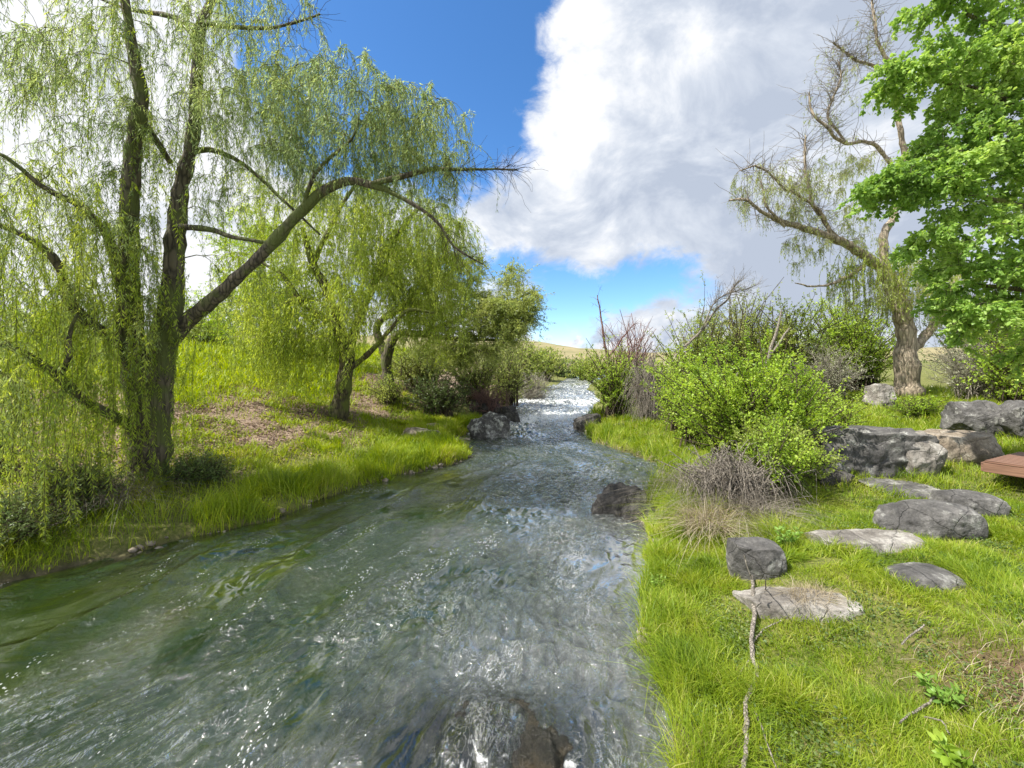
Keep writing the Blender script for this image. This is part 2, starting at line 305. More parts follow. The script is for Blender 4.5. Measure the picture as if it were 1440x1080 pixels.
e1 = ramp(ns, [(.3, (.05, .03, .018)), (.6, (.17, .10, .06)), (.8, (.3, .2, .13))]); ls.new(n2, e1.inputs[0])
b1 = ramp(ns, [(.3, (.025, .02, .011)), (.55, (.08, .065, .035)), (.75, (.17, .145, .095))]); n3 = nzz(6, 6, .7); ls.new(n3, b1.inputs[0])
c = mixc(an('litter'), g1.outputs[0], l1.outputs[0]); c = mixc(an('dirt'), c, e1.outputs[0]); c = mixc(an('mud'), c, b1.outputs[0])
p = N(ns, 'ShaderNodeBsdfPrincipled'); p.inputs['Roughness'].default_value = .95; ls.new(c, p.inputs['Base Color']); b = N(ns, 'ShaderNodeBump'); b.inputs['Strength'].default_value = .7; b.inputs['Distance'].default_value = .04; ls.new(n2, b.inputs['Height']); ls.new(b.outputs[0], p.inputs['Normal'])
o = ns.new('ShaderNodeOutputMaterial'); ls.new(p.outputs[0], o.inputs[0])
tag(mb.build('ground', m, extra=dict(litter=litter, dirt=dirt, mud=mud)), kind='structure')
# hill beyond the valley
m, t, ns, ls = nt('hill_dry_grass'); tc = ns.new('ShaderNodeTexCoord'); r = ramp(ns, [(.3, (.12, .13, .05)), (.5, (.24, .21, .10)), (.7, (.33, .27, .15))]); ls.new(nzz(.05, 8, .7), r.inputs[0]); p = N(ns, 'ShaderNodeBsdfPrincipled'); p.inputs['Roughness'].default_value = 1; ls.new(r.outputs[0], p.inputs['Base Color']); o = ns.new('ShaderNodeOutputMaterial'); ls.new(p.outputs[0], o.inputs[0])
hx = np.linspace(-420, 420, 160); hy = np.linspace(160, 620, 80); HX, HY = np.meshgrid(hx, hy)
rid = np.interp(HX, [-420, -250, -120, -30, 10, 30, 60, 110, 200, 420], [30, 36, 33, 30, 29, 27, 21, 17, 17, 22])
HZm = rid*np.sin(np.clip((HY-160)/260, 0, 1)*np.pi/2)**1.3*(1+.25*(fbm2(HX*.02, HY*.02, 4, 8)-.5))-1.5
mb = MB(); i = (np.arange(79)[:, None]*160+np.arange(159)[None]).reshape(-1, 1); mb.add(np.stack([HX, HY, HZm], -1), i+np.array([[0, 1, 161, 160]])); tag(mb.build('hill', m), kind='structure')
# ------------------------------------------------------------------ water
def key(C, y): return int(np.argmin(np.abs(C[:, 1]-y)+np.where(np.arange(len(C)) < 5, 99, 0)))
def between(C, a, b, n): return resample(C[a:b+1], n)
La = np.argmin(((Lc-np.array(Lp[12]))**2).sum(1)); Lb = np.argmin(((Lc-np.array(Lp[20]))**2).sum(1))
Ra = np.argmin(((Rc-np.array(Rp[11]))**2).sum(1)); Rb = np.argmin(((Rc-np.array(Rp[20]))**2).sum(1)); L0 = np.argmin(((Lc-np.array(Lp[3]))**2).sum(1)); R0 = np.argmin(((Rc-np.array(Rp[3]))**2).sum(1))
def rows(C, k):
    ns_ = (60, 420, 420, 90); out = []
    for (a, b), n in zip(zip(k[:-1], k[1:]), ns_):
        seg = C[a:b+1]; L = np.r_[0, np.cumsum(np.linalg.norm(np.diff(seg, axis=0), axis=1))]; t = np.linspace(0, 1, n, endpoint=False)
        if n == 420 and a in (L0, R0): t = 1-(1-t)**1.6 if True else t
        out.append(np.stack([np.interp(t*L[-1], L, seg[:, q]) for q in (0, 1)], 1))
    return np.concatenate(out)
RL = rows(Lc, (0, L0, La, Lb, 259)); RR = rows(Rc, (0, R0, Ra, Rb, 259))
def smooth_rows(A, w=25):
    k = np.ones(w)/w; return np.stack([np.convolve(np.pad(A[:, q], w//2, 'edge'), k, 'valid') for q in (0, 1)], 1)
dirv = RR-RL; dn = nrm(dirv); RL2 = smooth_rows(RL-dn*.5); RR2 = smooth_rows(RR+dn*.5)
nt_ = 420; T = np.linspace(0, 1, nt_); WX = RL2[:, None, 0]*(1-T)+RR2[:, None, 0]*T; WY = RL2[:, None, 1]*(1-T)+RR2[:, None, 1]*T
mid = .5*(RL2+RR2); V = np.r_[0, np.cumsum(np.linalg.norm(np.diff(mid, axis=0), axis=1))]; wid = np.linalg.norm(RR2-RL2, axis=1); wr = np.minimum(wid, 9+.0*wid)
U = (1-T)[None]*(-wid[:, None]); VV = V[:, None]+0*U
u, v, x, y = U.ravel(), VV.ravel(), WX.ravel(), WY.ravel(); tt = np.broadcast_to(T, WX.shape).ravel()
rap = sm(y, 13.5, 19)*(.55+.45*np.sin(y*1.1+np.sin(x)*1.5))
wu = u+.25*(fbm2(u*1.2, v*1.2, 3, 31)-.5); wv_ = v+.5*(fbm2(u*1.1+7, v*1.1, 3, 37)-.5)
def rg_(n): return 1-np.abs(2*n-1)
calm = (1-sm(tt, .25, .62))*(1-sm(y, 9, 13))
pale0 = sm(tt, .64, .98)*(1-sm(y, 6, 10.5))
patw = sm(fbm2(x*.55+3, y*.55, 3, 23), .36, .6)*.85+.15; patw = np.maximum(patw, 1-(1-sm(tt, .35, .8))*(1-sm(y, 8, 12)))
z = .085*(fbm2(wu*1.1, wv_*.45, 3, 41)-.5)*(1+.7*calm) + patw*.055*(rg_(fbm2(wu*3.4, wv_*2.4, 3, 45))-.6)*(1-.5*calm) + patw*.06*(rg_(fbm2(wu*6.5, wv_*4.3, 2, 51))-.6)*(1-.78*calm)*(.4+1.2*fbm2(x*.6, y*.6, 2, 77))
z = z*(1-.35*pale0)
z = z + calm*.17*(rg_(vnoise2(wu*1.9, wv_*.22+3, 61))-.5) + rap*.26*(rg_(fbm2(wu*1.0, wv_*1.4, 3, 71))-.5)
# surge over the rock that lies just under the surface
def bump(x0, y0, sx, sy): return np.exp(-((x-x0)/sx)**2-((y-y0)/sy)**2)
z = z + .10*bump(-.05, 2.95, .6, .28)*(.5+fbm2(x*5, y*5, 3, 90))+.16*bump(.05, 2.6, .55, .3)*(rg_(fbm2(x*7, y*7, 3, 91))-.55) - .05*bump(-.1, 3.38, .7, .2)
z = z + W(np.clip(y, -50, 60))
wy_ = y+1.2*(fbm2(x*.7, y*.2, 3, 88)-.5)*2; step = sm(wy_, 18.6, 20.6)*.12+sm(wy_, 24, 26.5)*.1; z = z+step*.6
foam = sm(y, 12, 18)*.285+.16*np.exp(-((wy_-19.2)/1.1)**2)*(.4+1.2*fbm2(x*1.1, y*1.1, 3, 92))+.10*np.exp(-((wy_-25)/1.5)**2)+.03*sm(y, 24, 34) \
   +.34*bump(.05, 2.62, .6, .16)+.16*bump(.05, 3.0, .6, .1)+.12*bump(-.45, 2.8, .2, .3)+.2*np.exp(-((x+1.1)/1.0)**2-((y-15.2)/.9)**2)
pale = sm(tt+.2*(fbm2(x*.8, y*.8, 3, 29)-.5), .64, .98)*(1-sm(y, 6, 10.5))*(1-.8*np.exp(-(((x+.05)/.85)**2+((y-2.8)/.55)**2)**1.5))  # strip by the right bank whose grey sky reflection goes into the water colour
mb = MB(); nr = len(RL2); i = (np.arange(nr-1)[:, None]*nt_+np.arange(nt_-1)[None]).reshape(-1, 1); mb.add(np.stack([x, y, z], 1), i+np.array([[0, nt_, nt_+1, 1]]))
m, t, ns, ls = nt('river_water'); uvn = ns.new('ShaderNodeUVMap'); uvn.uv_map = 'UVMap'; tc = ns.new('ShaderNodeTexCoord')
def nuv(sx, sy, det=4, ro=.6, dist=0., vec=None, off=0):
    mp = ns.new('ShaderNodeMapping'); mp.inputs['Scale'].default_value = (sx, sy, 1); mp.inputs['Location'].default_value = (off, off*.7, 0); ls.new(vec or uvn.outputs[0], mp.inputs[0]); n = N(ns, 'ShaderNodeTexNoise'); n.inputs['Scale'].default_value = 1; n.inputs['Detail'].default_value = det; n.inputs['Roughness'].default_value = ro; n.inputs['Distortion'].default_value = dist; ls.new(mp.outputs[0], n.inputs['Vector']); return n.outputs['Fac']
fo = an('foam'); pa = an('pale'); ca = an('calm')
rip = nuv(9, 6, 5, .62, 1.4); rip2 = nuv(26, 17, 3, .6, 1.0, off=4)
# foam: broken by noise
fn = nuv(5, 3.2, 7, .72, 1.2, off=9); fa = mathn(ns, ls, 'ADD', fo, fn); fr = ramp(ns, [(.86, (0, 0, 0)), (1.05, (1, 1, 1))]); fr.color_ramp.elements[0].position = .8; fr.color_ramp.elements[1].position = .99; ls.new(fa, fr.inputs[0])
# flecks drifting in the quiet left half
vo = N(ns, 'ShaderNodeTexVoronoi'); mp = ns.new('ShaderNodeMapping'); mp.inputs['Scale'].default_value = (46, 24, 1); ls.new(uvn.outputs[0], mp.inputs[0]); ls.new(mp.outputs[0], vo.inputs['Vector']); vo.inputs['Scale'].default_value = 1
sp = mathn(ns, ls, 'LESS_THAN', vo.outputs['Distance'], .27); pk = nuv(1.5, .35, 4, .7, .8, off=2); pr_ = ramp(ns, [(.56, (0, 0, 0)), (.62, (1, 1, 1))]); ls.new(pk, pr_.inputs[0]); sp = mathn(ns, ls, 'MULTIPLY', sp, pr_.outputs[0]); rn = N(ns, 'ShaderNodeSeparateColor'); ls.new(vo.outputs['Color'], rn.inputs[0]); rk = mathn(ns, ls, 'GREATER_THAN', rn.outputs[0], .45); sp = mathn(ns, ls, 'MULTIPLY', sp, rk)
near = an('near'); sp = mathn(ns, ls, 'MULTIPLY', mathn(ns, ls, 'MULTIPLY', sp, near), .6); sq = mathn(ns, ls, 'ABSOLUTE', mathn(ns, ls, 'SUBTRACT', nuv(7.5, 3.8, 4, .6, 1.8, off=13), .5)); sqr = ramp(ns, [(.004, (1, 1, 1)), (.022, (0, 0, 0))]); ls.new(sq, sqr.inputs[0]); sqp = ramp(ns, [(.44, (0, 0, 0)), (.66, (1, 1, 1))]); ls.new(nuv(1.3, .6, 3, .6, .6, off=17), sqp.inputs[0]); sq = mathn(ns, ls, 'MULTIPLY', mathn(ns, ls, 'MULTIPLY', sqr.outputs[0], sqp.outputs[0]), mathn(ns, ls, 'MULTIPLY', an('mid'), .3))  # white squiggles in mid stream: ripple sparkle painted as thin lines
sp = mathn(ns, ls, 'MAXIMUM', sp, sq); foam_glint = mathn(ns, ls, 'MAXIMUM', fr.outputs[0], sp, True)
bc = ramp(ns, [(.3, (.005, .016, .004)), (.5, (.014, .033, .008)), (.7, (.05, .06, .012))]); ls.new(nuv(.45, .3, 3, .5, .5, off=5), bc.inputs[0])
sky_sheen = ramp(ns, [(.42, (.010, .022, .014)), (.7, (.11, .13, .118))]); ls.new(nuv(7, 4.6, 5, .68, 1.6, off=21), sky_sheen.inputs[0]); body = mixc(an('mid'), bc.outputs[0], sky_sheen.outputs[0]); body = mixc(mathn(ns, ls, 'MULTIPLY', pa, .5), body, (.20, .20, .20))  # paler ripple tones imitate sky reflection inside the body colour
df = ns.new('ShaderNodeBsdfDiffuse'); ls.new(body, df.inputs[0]); tp = ns.new('ShaderNodeBsdfTransparent'); tp.inputs[0].default_value = (.55, .62, .35, 1)
mx = ns.new('ShaderNodeMixShader'); ls.new(mathn(ns, ls, 'SUBTRACT', 1.0, an('clear')), mx.inputs[0]); ls.new(tp.outputs[0], mx.inputs[1]); ls.new(df.outputs[0], mx.inputs[2])
gl = ns.new('ShaderNodeBsdfGlossy'); gl.inputs['Roughness'].default_value = .06; fz = ns.new('ShaderNodeFresnel'); fz.inputs[0].default_value = 1.45
hh = mathn(ns, ls, 'MULTIPLY_ADD', rip2, .2); ls.new(rip, ns[-1].inputs[2])
b = N(ns, 'ShaderNodeBump'); b.inputs['Distance'].default_value = .11; ls.new(hh, b.inputs['Height']); bs = mathn(ns, ls, 'MULTIPLY_ADD', ca, -.62); ns[-1].inputs[2].default_value = 1.; ptc = ramp(ns, [(.4, (.1, .1, .1)), (.58, (1.25, 1.25, 1.25))]); ls.new(nuv(.9, .55, 3, .55, .8, off=33), ptc.inputs[0]); bs = mathn(ns, ls, 'MULTIPLY', bs, ptc.outputs[0]); ls.new(bs, b.inputs['Strength'])
for q in (gl, fz): ls.new(b.outputs[0], q.inputs['Normal'])
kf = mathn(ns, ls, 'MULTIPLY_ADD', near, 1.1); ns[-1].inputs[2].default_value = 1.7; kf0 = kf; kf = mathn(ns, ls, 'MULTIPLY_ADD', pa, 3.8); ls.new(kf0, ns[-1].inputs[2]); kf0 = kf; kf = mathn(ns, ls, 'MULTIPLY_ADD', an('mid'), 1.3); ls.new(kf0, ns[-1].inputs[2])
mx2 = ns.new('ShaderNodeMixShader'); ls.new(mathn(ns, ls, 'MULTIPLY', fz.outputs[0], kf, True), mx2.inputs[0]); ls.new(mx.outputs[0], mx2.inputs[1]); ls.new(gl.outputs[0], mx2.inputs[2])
wf = ns.new('ShaderNodeBsdfDiffuse'); wf.inputs[0].default_value = (.8, .82, .82, 1); mx3 = ns.new('ShaderNodeMixShader'); ls.new(mathn(ns, ls, 'MULTIPLY', foam_glint, .85), mx3.inputs[0]); ls.new(mx2.outputs[0], mx3.inputs[1]); ls.new(wf.outputs[0], mx3.inputs[2])
o = ns.new('ShaderNodeOutputMaterial'); ls.new(mx3.outputs[0], o.inputs[0])
midv = sm(tt+.25*(fbm2(x*.5, y*.5, 3, 19)-.5), .38, .78)*.85+sm(y, 8, 13)*.5+.2*sm(y, 6.5, 9)
near_ = (1-sm(tt, .6, .9))*(1-sm(y, 7, 12))
clear_ = .12+.8*np.exp(-(((x+.05)/.95)**2+((y-2.8)/.6)**2)**1.5)+.3*np.exp(-((x+1.1)/.7)**2-((y-3.0)/.6)**2)
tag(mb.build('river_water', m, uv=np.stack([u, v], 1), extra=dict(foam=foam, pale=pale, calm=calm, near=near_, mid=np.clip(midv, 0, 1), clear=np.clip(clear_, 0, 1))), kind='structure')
# ------------------------------------------------------------------ rocks
def cube_sphere(n):
    t = np.linspace(-1, 1, n); A, B = np.meshgrid(t, t); o = np.ones_like(A); fs = []; vs = []; k = 0
    for q in ((A, B, o), (B, A, -o), (o, A, B), (-o, B, A), (B, o, A), (A, -o, B)):
        vs.append(np.stack([c.ravel() for c in q], 1)); i = (np.arange(n-1)[:, None]*n+np.arange(n-1)[None]).reshape(-1, 1)+k; fs.append(i+np.array([[0, 1, n+1, n]])); k += n*n
    v = np.concatenate(vs); f = np.concatenate(fs)
    key_ = np.round(v*1e4).astype(np.int64); _, ui, inv = np.unique(key_, axis=0, return_index=True, return_inverse=True); return v[ui], inv.ravel()[f]
CSV, CSF = cube_sphere(48)
def rock(name, label, c, size, mat='rock', seed=0, rot=0, box=.5, facets=9, rough=.12, tilt=(0, 0), group=None, cat='rock', flat=1., make=True, layers=0.):
    rg = np.random.default_rng(seed+100); v = CSV*(box)+nrm(CSV)*(1-box*.72)
    v = v/np.abs(v).max()
    for k in range(facets):
        n = nrm(rg.normal(size=3)*np.array([1, 1, .8])); h = rg.uniform(.68, .95); dd = v@n; v = v-np.where(dd > h, (dd-h)*.88, 0)[:, None]*n
    if flat < 1: v[:, 2] = np.where(v[:, 2] > flat, flat+(v[:, 2]-flat)*.15, v[:, 2])
    q = v*np.array(size)*.5*2.2+seed*3.7; nn = nrm(v); sc = min(size)
    disp = (fbm3(q*1.1, 4, seed)-.5)*rough*2.2+(fbm3(q*5, 4, seed+5, .6)-.5)*rough*.55
    if layers: disp = disp+layers*(np.abs(((v[:, 2]*1.6+.25*fbm3(q*.8, 2, seed+9)) % .55)/.55-.5) < .07)*-1
    v = v*np.array(size)*.5+nn*(disp*sc)[:, None]
    ca_, sa = math.cos(tilt[0]), math.sin(tilt[0]); y2 = v[:, 1]*ca_-v[:, 2]*sa; z2 = v[:, 1]*sa+v[:, 2]*ca_; v = np.stack([v[:, 0], y2, z2], 1)
    ca_, sa = math.cos(tilt[1]), math.sin(tilt[1]); x2 = v[:, 0]*ca_-v[:, 2]*sa; z2 = v[:, 0]*sa+v[:, 2]*ca_; v = np.stack([x2, v[:, 1], z2], 1)
    ca_, sa = math.cos(rot), math.sin(rot); v = np.stack([v[:, 0]*ca_-v[:, 1]*sa, v[:, 0]*sa+v[:, 1]*ca_, v[:, 2]], 1)
    mb = MB(); mb.add(v, CSF); o = mb.build(name, M[mat]); o.location = tuple(float(k) for k in c); tag(o, label, cat, group); ROCKS.append((c[0], c[1], max(size[0], .1)*.5, size[1]*.5, rot)); return o
ROCKS = []
def rockpx(label, px, pyb, pyt, wpx, Y, depth, name='rock', sink=.15, **kw):
    """rock whose silhouette spans wpx pixels and rows pyt..pyb at distance Y"""
    w = wpx/F*Y; h = (pyb-pyt)/F*Y; c = P(px, (pyb+pyt)/2, Y); H = h*(1+sink)
    top = c[2]+h/2; bot = min(c[2]-h/2-h*sink, G1(c[0], Y-depth*.45)-.1, G1(c[0]-w*.4, Y)-.1, G1(c[0]+w*.4, Y)-.1); c[2] = (top+bot)/2; H = top-bot
    return rock(name, label, c, (w, depth, H), **kw)
rockpx('large rounded dark boulder with whitish top at the left water edge by the rapids', 687, 620, 580, 60, 15.2, 1.3, 'boulder', mat='rock_lichen', seed=1, box=.35, rough=.16, sink=.3, cat='boulder')
rockpx('dark wet rock low in the water behind the big left boulder', 712, 592, 572, 44, 19, 1.3, mat='rock_dark', seed=2, sink=.4)
rockpx('dark rock wedged under the bushes behind the left boulder', 682, 584, 560, 46, 19.5, 1.3, mat='rock_dark', seed=3, sink=.3)
rockpx('small dark rock at the far left edge of the rapids', 756, 566, 559, 20, 31, 1.0, mat='rock_dark', seed=4, sink=.5)
for k, (a, b_, c_, w_, Y, s) in enumerate([(590, 618, 602, 60, 13.6, 'tan ledge rock behind the bright grass spit, nearest the leaning willow'), (628, 630, 616, 56, 13.4, 'low tan rock on the tip of the left gravel shelf'), (612, 606, 596, 36, 15.2, 'pale rock under the dark shrub on the left shelf'), (650, 624, 614, 30, 14.6, 'small pale rock between gravel shelf and dark boulder')]):
    rockpx(s, a, b_, c_, w_, Y, .9, mat='rock_tan', seed=10+k, sink=.5, box=.6)
rockpx('black wet rock pointing into the rapids on the right side', 828, 612, 583, 42, 16.5, 1.2, mat='rock_dark', seed=20, sink=.4, tilt=(0, .25))
rockpx('grey rock standing at the water edge below the right shrub', 872, 617, 594, 30, 15.8, .6, mat='rock', seed=21, sink=.3)
rockpx('low dark rock between the two right bank rocks by the rapids', 848, 618, 603, 34, 15.9, .7, mat='rock_dark', seed=22, sink=.5)
rockpx('pinkish tan rock under the dead hanging brush', 950, 606, 578, 36, 15.0, .7, mat='rock_tan', seed=23, sink=.3)
rockpx('flat dark rock jutting into the stream below the dry tussock', 872, 728, 684, 84, 7.4, .9, mat='rock_dark', seed=27, sink=.2, facets=7, rough=.2, box=.5)
rockpx('dark rounded rock beside the jutting flat rock at the stream edge', 903, 742, 706, 60, 7.1, .6, mat='rock_dark', seed=25, rough=.2, sink=.4)
def slabpx(label, pl, pr, pt, pb, top=.07, thick=.22, mat='rock_pale', name='stone', seed=0, **kw):
    n_ = at((pl+pr)/2, pb); f_ = at((pl+pr)/2, pt); Y = (n_[1]+f_[1])/2; dep = max((f_[1]-n_[1]), .15); w = (pr-pl)/F*Y; x = ((pl+pr)/2-CX)/F*Y
    return rock(name, label, (x, Y+top*.9, G1(x, Y)+top-thick*.45), (w, dep, thick), mat=mat, seed=seed, cat='stone', **kw)
# ledge of big stones behind the lawn
rockpx('largest grey ledge stone with square left end, behind the shrub', 1206, 664, 598, 156, 8.15, 1.3, 'ledge_stone', mat='rock', seed=30, box=.9, facets=3, rough=.13, sink=.3, flat=.85, rot=-.12, cat='rock')
rockpx('rounded triangular grey stone in the middle of the ledge', 1287, 640, 606, 62, 7.75, .8, 'ledge_stone', mat='rock_pale', seed=31, box=.5, sink=.4)
rockpx('long low tan ledge stone at the right of the ledge', 1342, 634, 600, 100, 8.4, 1.1, 'ledge_stone', mat='rock_tan', seed=32, box=.7, rough=.1, sink=.4, flat=.7)
rockpx('small dark stone at the foot of the big ledge stone', 1166, 678, 655, 60, 7.5, .6, 'ledge_stone', mat='rock_dark', seed=33, sink=.4)
rockpx('broad grey rock beneath the trees behind the ledge', 1365, 592, 564, 70, 10.6, 1.0, mat='rock', seed=34, box=.7, sink=.4, rough=.1)
rockpx('grey rock at the right edge under the leafy tree', 1428, 600, 566, 64, 10.2, 1.1, mat='rock', seed=35, box=.7, sink=.4)
rockpx('small boulder behind grass near the pale willow trunk', 1237, 552, 540, 32, 15.5, .8, mat='rock_pale', seed=36, sink=.3)
# stones in the lawn
slabpx('flat cracked slab lying behind the two lawn boulders', 1236, 1322, 674, 712, .1, .3, 'rock', seed=40, box=.7, facets=4, flat=.7, rough=.22)
rockpx('long low grey boulder in the lawn, largest of the pair', 1300, 750, 707, 138, 5.3, .6, 'stone', mat='rock', seed=41, box=.35, facets=3, sink=.25, rough=.13, cat='stone', rot=-.1)
rockpx('grey boulder behind and right of the long low boulder', 1362, 722, 692, 82, 5.9, .55, 'stone', mat='rock', seed=42, box=.35, facets=3, sink=.3, rough=.15, rot=-.25, cat='stone')
slabpx('long flat slab sunk in the grass in front of the long boulder', 1134, 1306, 750, 790, .07, .24, 'rock_pale', seed=43, box=.6, facets=6, flat=.8, rough=.2, rot=-.16)
rockpx('rounded grey stone standing beside the dry tussock', 1063, 815, 757, 72, 4.45, .42, 'stone', mat='rock', seed=44, box=.6, facets=4, sink=.25, rough=.1, cat='stone')
slabpx('pale weathered slab near the bare stick with grass growing in it', 1040, 1206, 824, 890, .09, .26, 'rock_pale', seed=45, box=.75, facets=6, flat=.8, rough=.24, rot=-.1)
rockpx('narrow pale slab just behind the slab with grass in it', 1150, 828, 800, 104, 4.45, .3, 'stone', mat='rock_pale', seed=46, box=.7, facets=4, flat=.6, sink=.3, rough=.1, cat='stone')
slabpx('flat oval grey stone alone in the right lawn', 1256, 1362, 806, 842, .11, .2, 'rock', seed=47, box=.3, facets=2, rough=.08)
# rocks under the water surface in front of the camera
for k, (x0, y0, z0, s3, lab) in enumerate([(.02, 2.85, -.16, (1.0, .62, .46), 'large dark wet rock just breaking the stream surface at the bottom centre'), (-.55, 2.8, -.17, (.5, .45, .36), 'olive rock under the water left of the large wet rock'), (.5, 2.95, -.18, (.4, .34, .32), 'small black rock under the ripples right of the large wet rock')]):
    rock('river_rock', lab, (x0, y0, z0), s3, 'rock_wet', 50+k, box=.4, rough=.5, facets=9)
# ------------------------------------------------------------------ plants
def limb(px_pts, jitter=.03, step=.18, seed=0, thick=1.):
    """px_pts: (px, py, Y, r_px) -> centreline points and radii in metres"""
    a = np.array([[*P(q[0], q[1], q[2]), q[3]/F*q[2]] for q in px_pts]); c = catmull(a, 40*len(a)); c = resample(c, step=step)
    n = len(c); rg = np.random.default_rng(seed+5); j = np.cumsum(rg.normal(size=(n, 3)), 0); j = j-np.linspace(0, 1, n)[:, None]*j[-1]; c[:, :3] += j*jitter*.25; c[:, 3] *= 1+.08*rg.normal(size=n); c[:, 3] = np.maximum(c[:, 3]*thick, .004); return c
def grow(limbs, anchors, rg, arch=.15, rtip=.004, K=7, taper=.35, reach=6., rk=.011):
    nodes = [np.concatenate([l[:, :3] for l in limbs])]; rad = [np.concatenate([l[:, 3] for l in limbs])]; nod = nodes[0]; rd = rad[0]
    d0 = np.array([np.linalg.norm(nod-a, axis=1).min() for a in anchors]); out = []; R = []
    for i in np.argsort(d0):
        a = anchors[i]; D = np.linalg.norm(nod-a, axis=1)
        cost = D+np.where(nod[:, 2] > a[2]+.1, .6*(nod[:, 2]-a[2]), 0)+.15*rg.random(len(D)); j = int(cost.argmin()); L = D[j]
        if L < .12 or L > reach: continue
        t = np.linspace(0, 1, K)[:, None]; q = nod[j]*(1-t)+a*t; q = q+np.array([0, 0, 1])*arch*L*np.sin(t*np.pi)*.8+np.cumsum(rg.normal(size=(K, 3)), 0)*L*.035*np.sin(t*np.pi)**.5
        r0 = min(rd[j]*.75, rtip+rk*L); out.append(q); R.append(np.linspace(r0, rtip, K)); nod = np.vstack([nod, q[2:]]); rd = np.r_[rd, np.linspace(r0, rtip, K)[2:]]
    return np.array(out), np.array(R)
def blob(px, py, Y, rx, ry, rd, n, rg, hollow=.0):
    """n points in an ellipsoid whose silhouette is rx, ry pixels wide and rd metres deep"""
    d = nrm(rg.normal(size=(n, 3))); r = rg.random(n)**(1/3.); r = hollow+(1-hollow)*r
    c = P(px, py, Y); return c+d*r[:, None]*np.array([rx/F*Y, rd, ry/F*Y])
def hang(start, d, L, rg, K=8, sway=.18, floor=None):
    """drooping strands"""
    t = np.linspace(0, 1, K)[None, :, None]; L3 = L[:, None, None]
    h = d[:, None]*(1-np.exp(-3*t))*np.minimum(L3, 1.2)*.35; z = np.zeros((len(start), K, 3)); tt = t[..., 0]; z[:, :, 2] = -L[:, None]*(tt**1.25)+.10*np.minimum(L[:, None], 1)*np.sin(tt*np.pi)*.8
    w = nrm(rg.normal(size=(len(start), 1, 3)))*np.array([1, 1, 0]); s = w*np.sin(t*rg.uniform(1.5, 5, (len(start), 1, 1)))*sway*np.minimum(L3, 1.6)*.45
    q = start[:, None]+h+z+s
    if floor is not None:
        q[:, :, 2] = np.maximum(q[:, :, 2], floor[:, None]+.05+.25*rg.random((len(start), 1)))
    return q
def pick(Pt, n, rg, lo=.3):
    M_, K = Pt.shape[:2]; i = rg.integers(0, M_, n); u = (lo+(1-lo)*rg.random(n))*(K-1)*.999; k = u.astype(int); f = (u-k)[:, None]; return Pt[i, k]*(1-f)+Pt[i, k+1]*f, nrm(Pt[i, k+1]-Pt[i, k]), i
def tree(name, label, base, limbs, anchors, rg, strands, Lr, leafmat, bark, twig, spacing=.035, leaf=(.07, .011), cat='willow tree', sides=10, arch=.2, droopy=True, floor=True, tspread=.6, broad=False, rk=.011, up=.1, twr=.0022, group=None, keep=None, leafskip=0., sway=.18, outward=.5):
    t = thing(name, base, label, cat, group); mb = MB()
    for l in limbs: tubes(mb, l[None, :, :3], l[None, :, 3], sides)
    # root flare
    mb.build('trunk', M[bark], t)
    B, R = grow(limbs, anchors, rg, arch, rk=rk); mb = MB(); tubes(mb, B, R, 5)
    n = strands; s, d, bi = pick(B, n, rg); d = nrm(d*outward+rg.normal(size=d.shape)*np.array([1, 1, .3])*.6)
    L = rg.uniform(*Lr, n)*rg.uniform(.5, 1, n)
    if droopy: q = hang(s, d, L, rg, floor=ground(s[:, 0], s[:, 1]) if floor else None, sway=sway)
    else:
        K = 5; tt = np.linspace(0, 1, K)[None, :, None]; d = nrm(d+np.array([0, 0, up])+rg.normal(size=d.shape)*tspread); q = s[:, None]+d[:, None]*L[:, None, None]*tt+np.array([0, 0, -1])*(L[:, None, None]*.3*tt**2)+np.cumsum(rg.normal(size=(n, K, 3))*.05, 1)*L[:, None, None]*tt
    if keep is not None: kk = keep(q); q = q[kk]; bi = bi[kk]
    tubes(mb, q, np.broadcast_to(np.linspace(1, .5, q.shape[1])*twr, q.shape[:2]), 3); mb.build('branches', M[twig], t)
    if leafmat:
        mb = MB(); tone = np.clip(.5+.22*rg.normal(size=len(B)), 0, 1)[bi]
        leaves_along(mb, q, spacing, leaf[0], leaf[1], rg, spread=.75, droop=.45 if droopy else .2, broad=broad, skip=leafskip, tone=tone); mb.build('foliage', M[leafmat], t)
    return t
rg = np.random.default_rng(11)
# --- the big willow at left
y0 = 7.4; b0 = P(205, 720, y0)
A = [(203, 735, 7.3, 40), (207, 690, 7.35, 33), (212, 640, 7.4, 30), (222, 560, 7.4, 24), (234, 480, 7.45, 20), (245, 400, 7.5, 17), (250, 330, 7.55, 14), (262, 240, 7.6, 11.5), (275, 170, 7.6, 10), (276, 100, 7.65, 9), (280, 40, 7.7, 8), (305, -20, 7.8, 6), (340, -110, 8, 4)]
Bm = [(205, 650, 7.35, 26), (193, 560, 7.25, 21), (181, 480, 7.2, 18), (177, 400, 7.1, 15.5), (181, 300, 7.05, 13), (186, 210, 7.0, 11.5), (196, 130, 7.0, 10), (186, 60, 6.95, 8), (170, -40, 6.9, 6), (150, -140, 6.8, 3)]
Rl = [(232, 485, 7.45, 15), (262, 452, 7.4, 12.5), (300, 422, 7.3, 11), (345, 380, 7.2, 10), (385, 342, 7.1, 9.5), (425, 298, 7.0, 8.5), (462, 264, 6.95, 8), (492, 254, 6.9, 7), (520, 259, 6.9, 6.5), (548, 268, 6.9, 5)]
R2 = [(520, 259, 6.9, 5.5), (560, 250, 6.9, 5), (600, 238, 7, 4), (640, 238, 7.1, 3), (690, 240, 7.2, 2), (728, 239, 7.3, 1)]
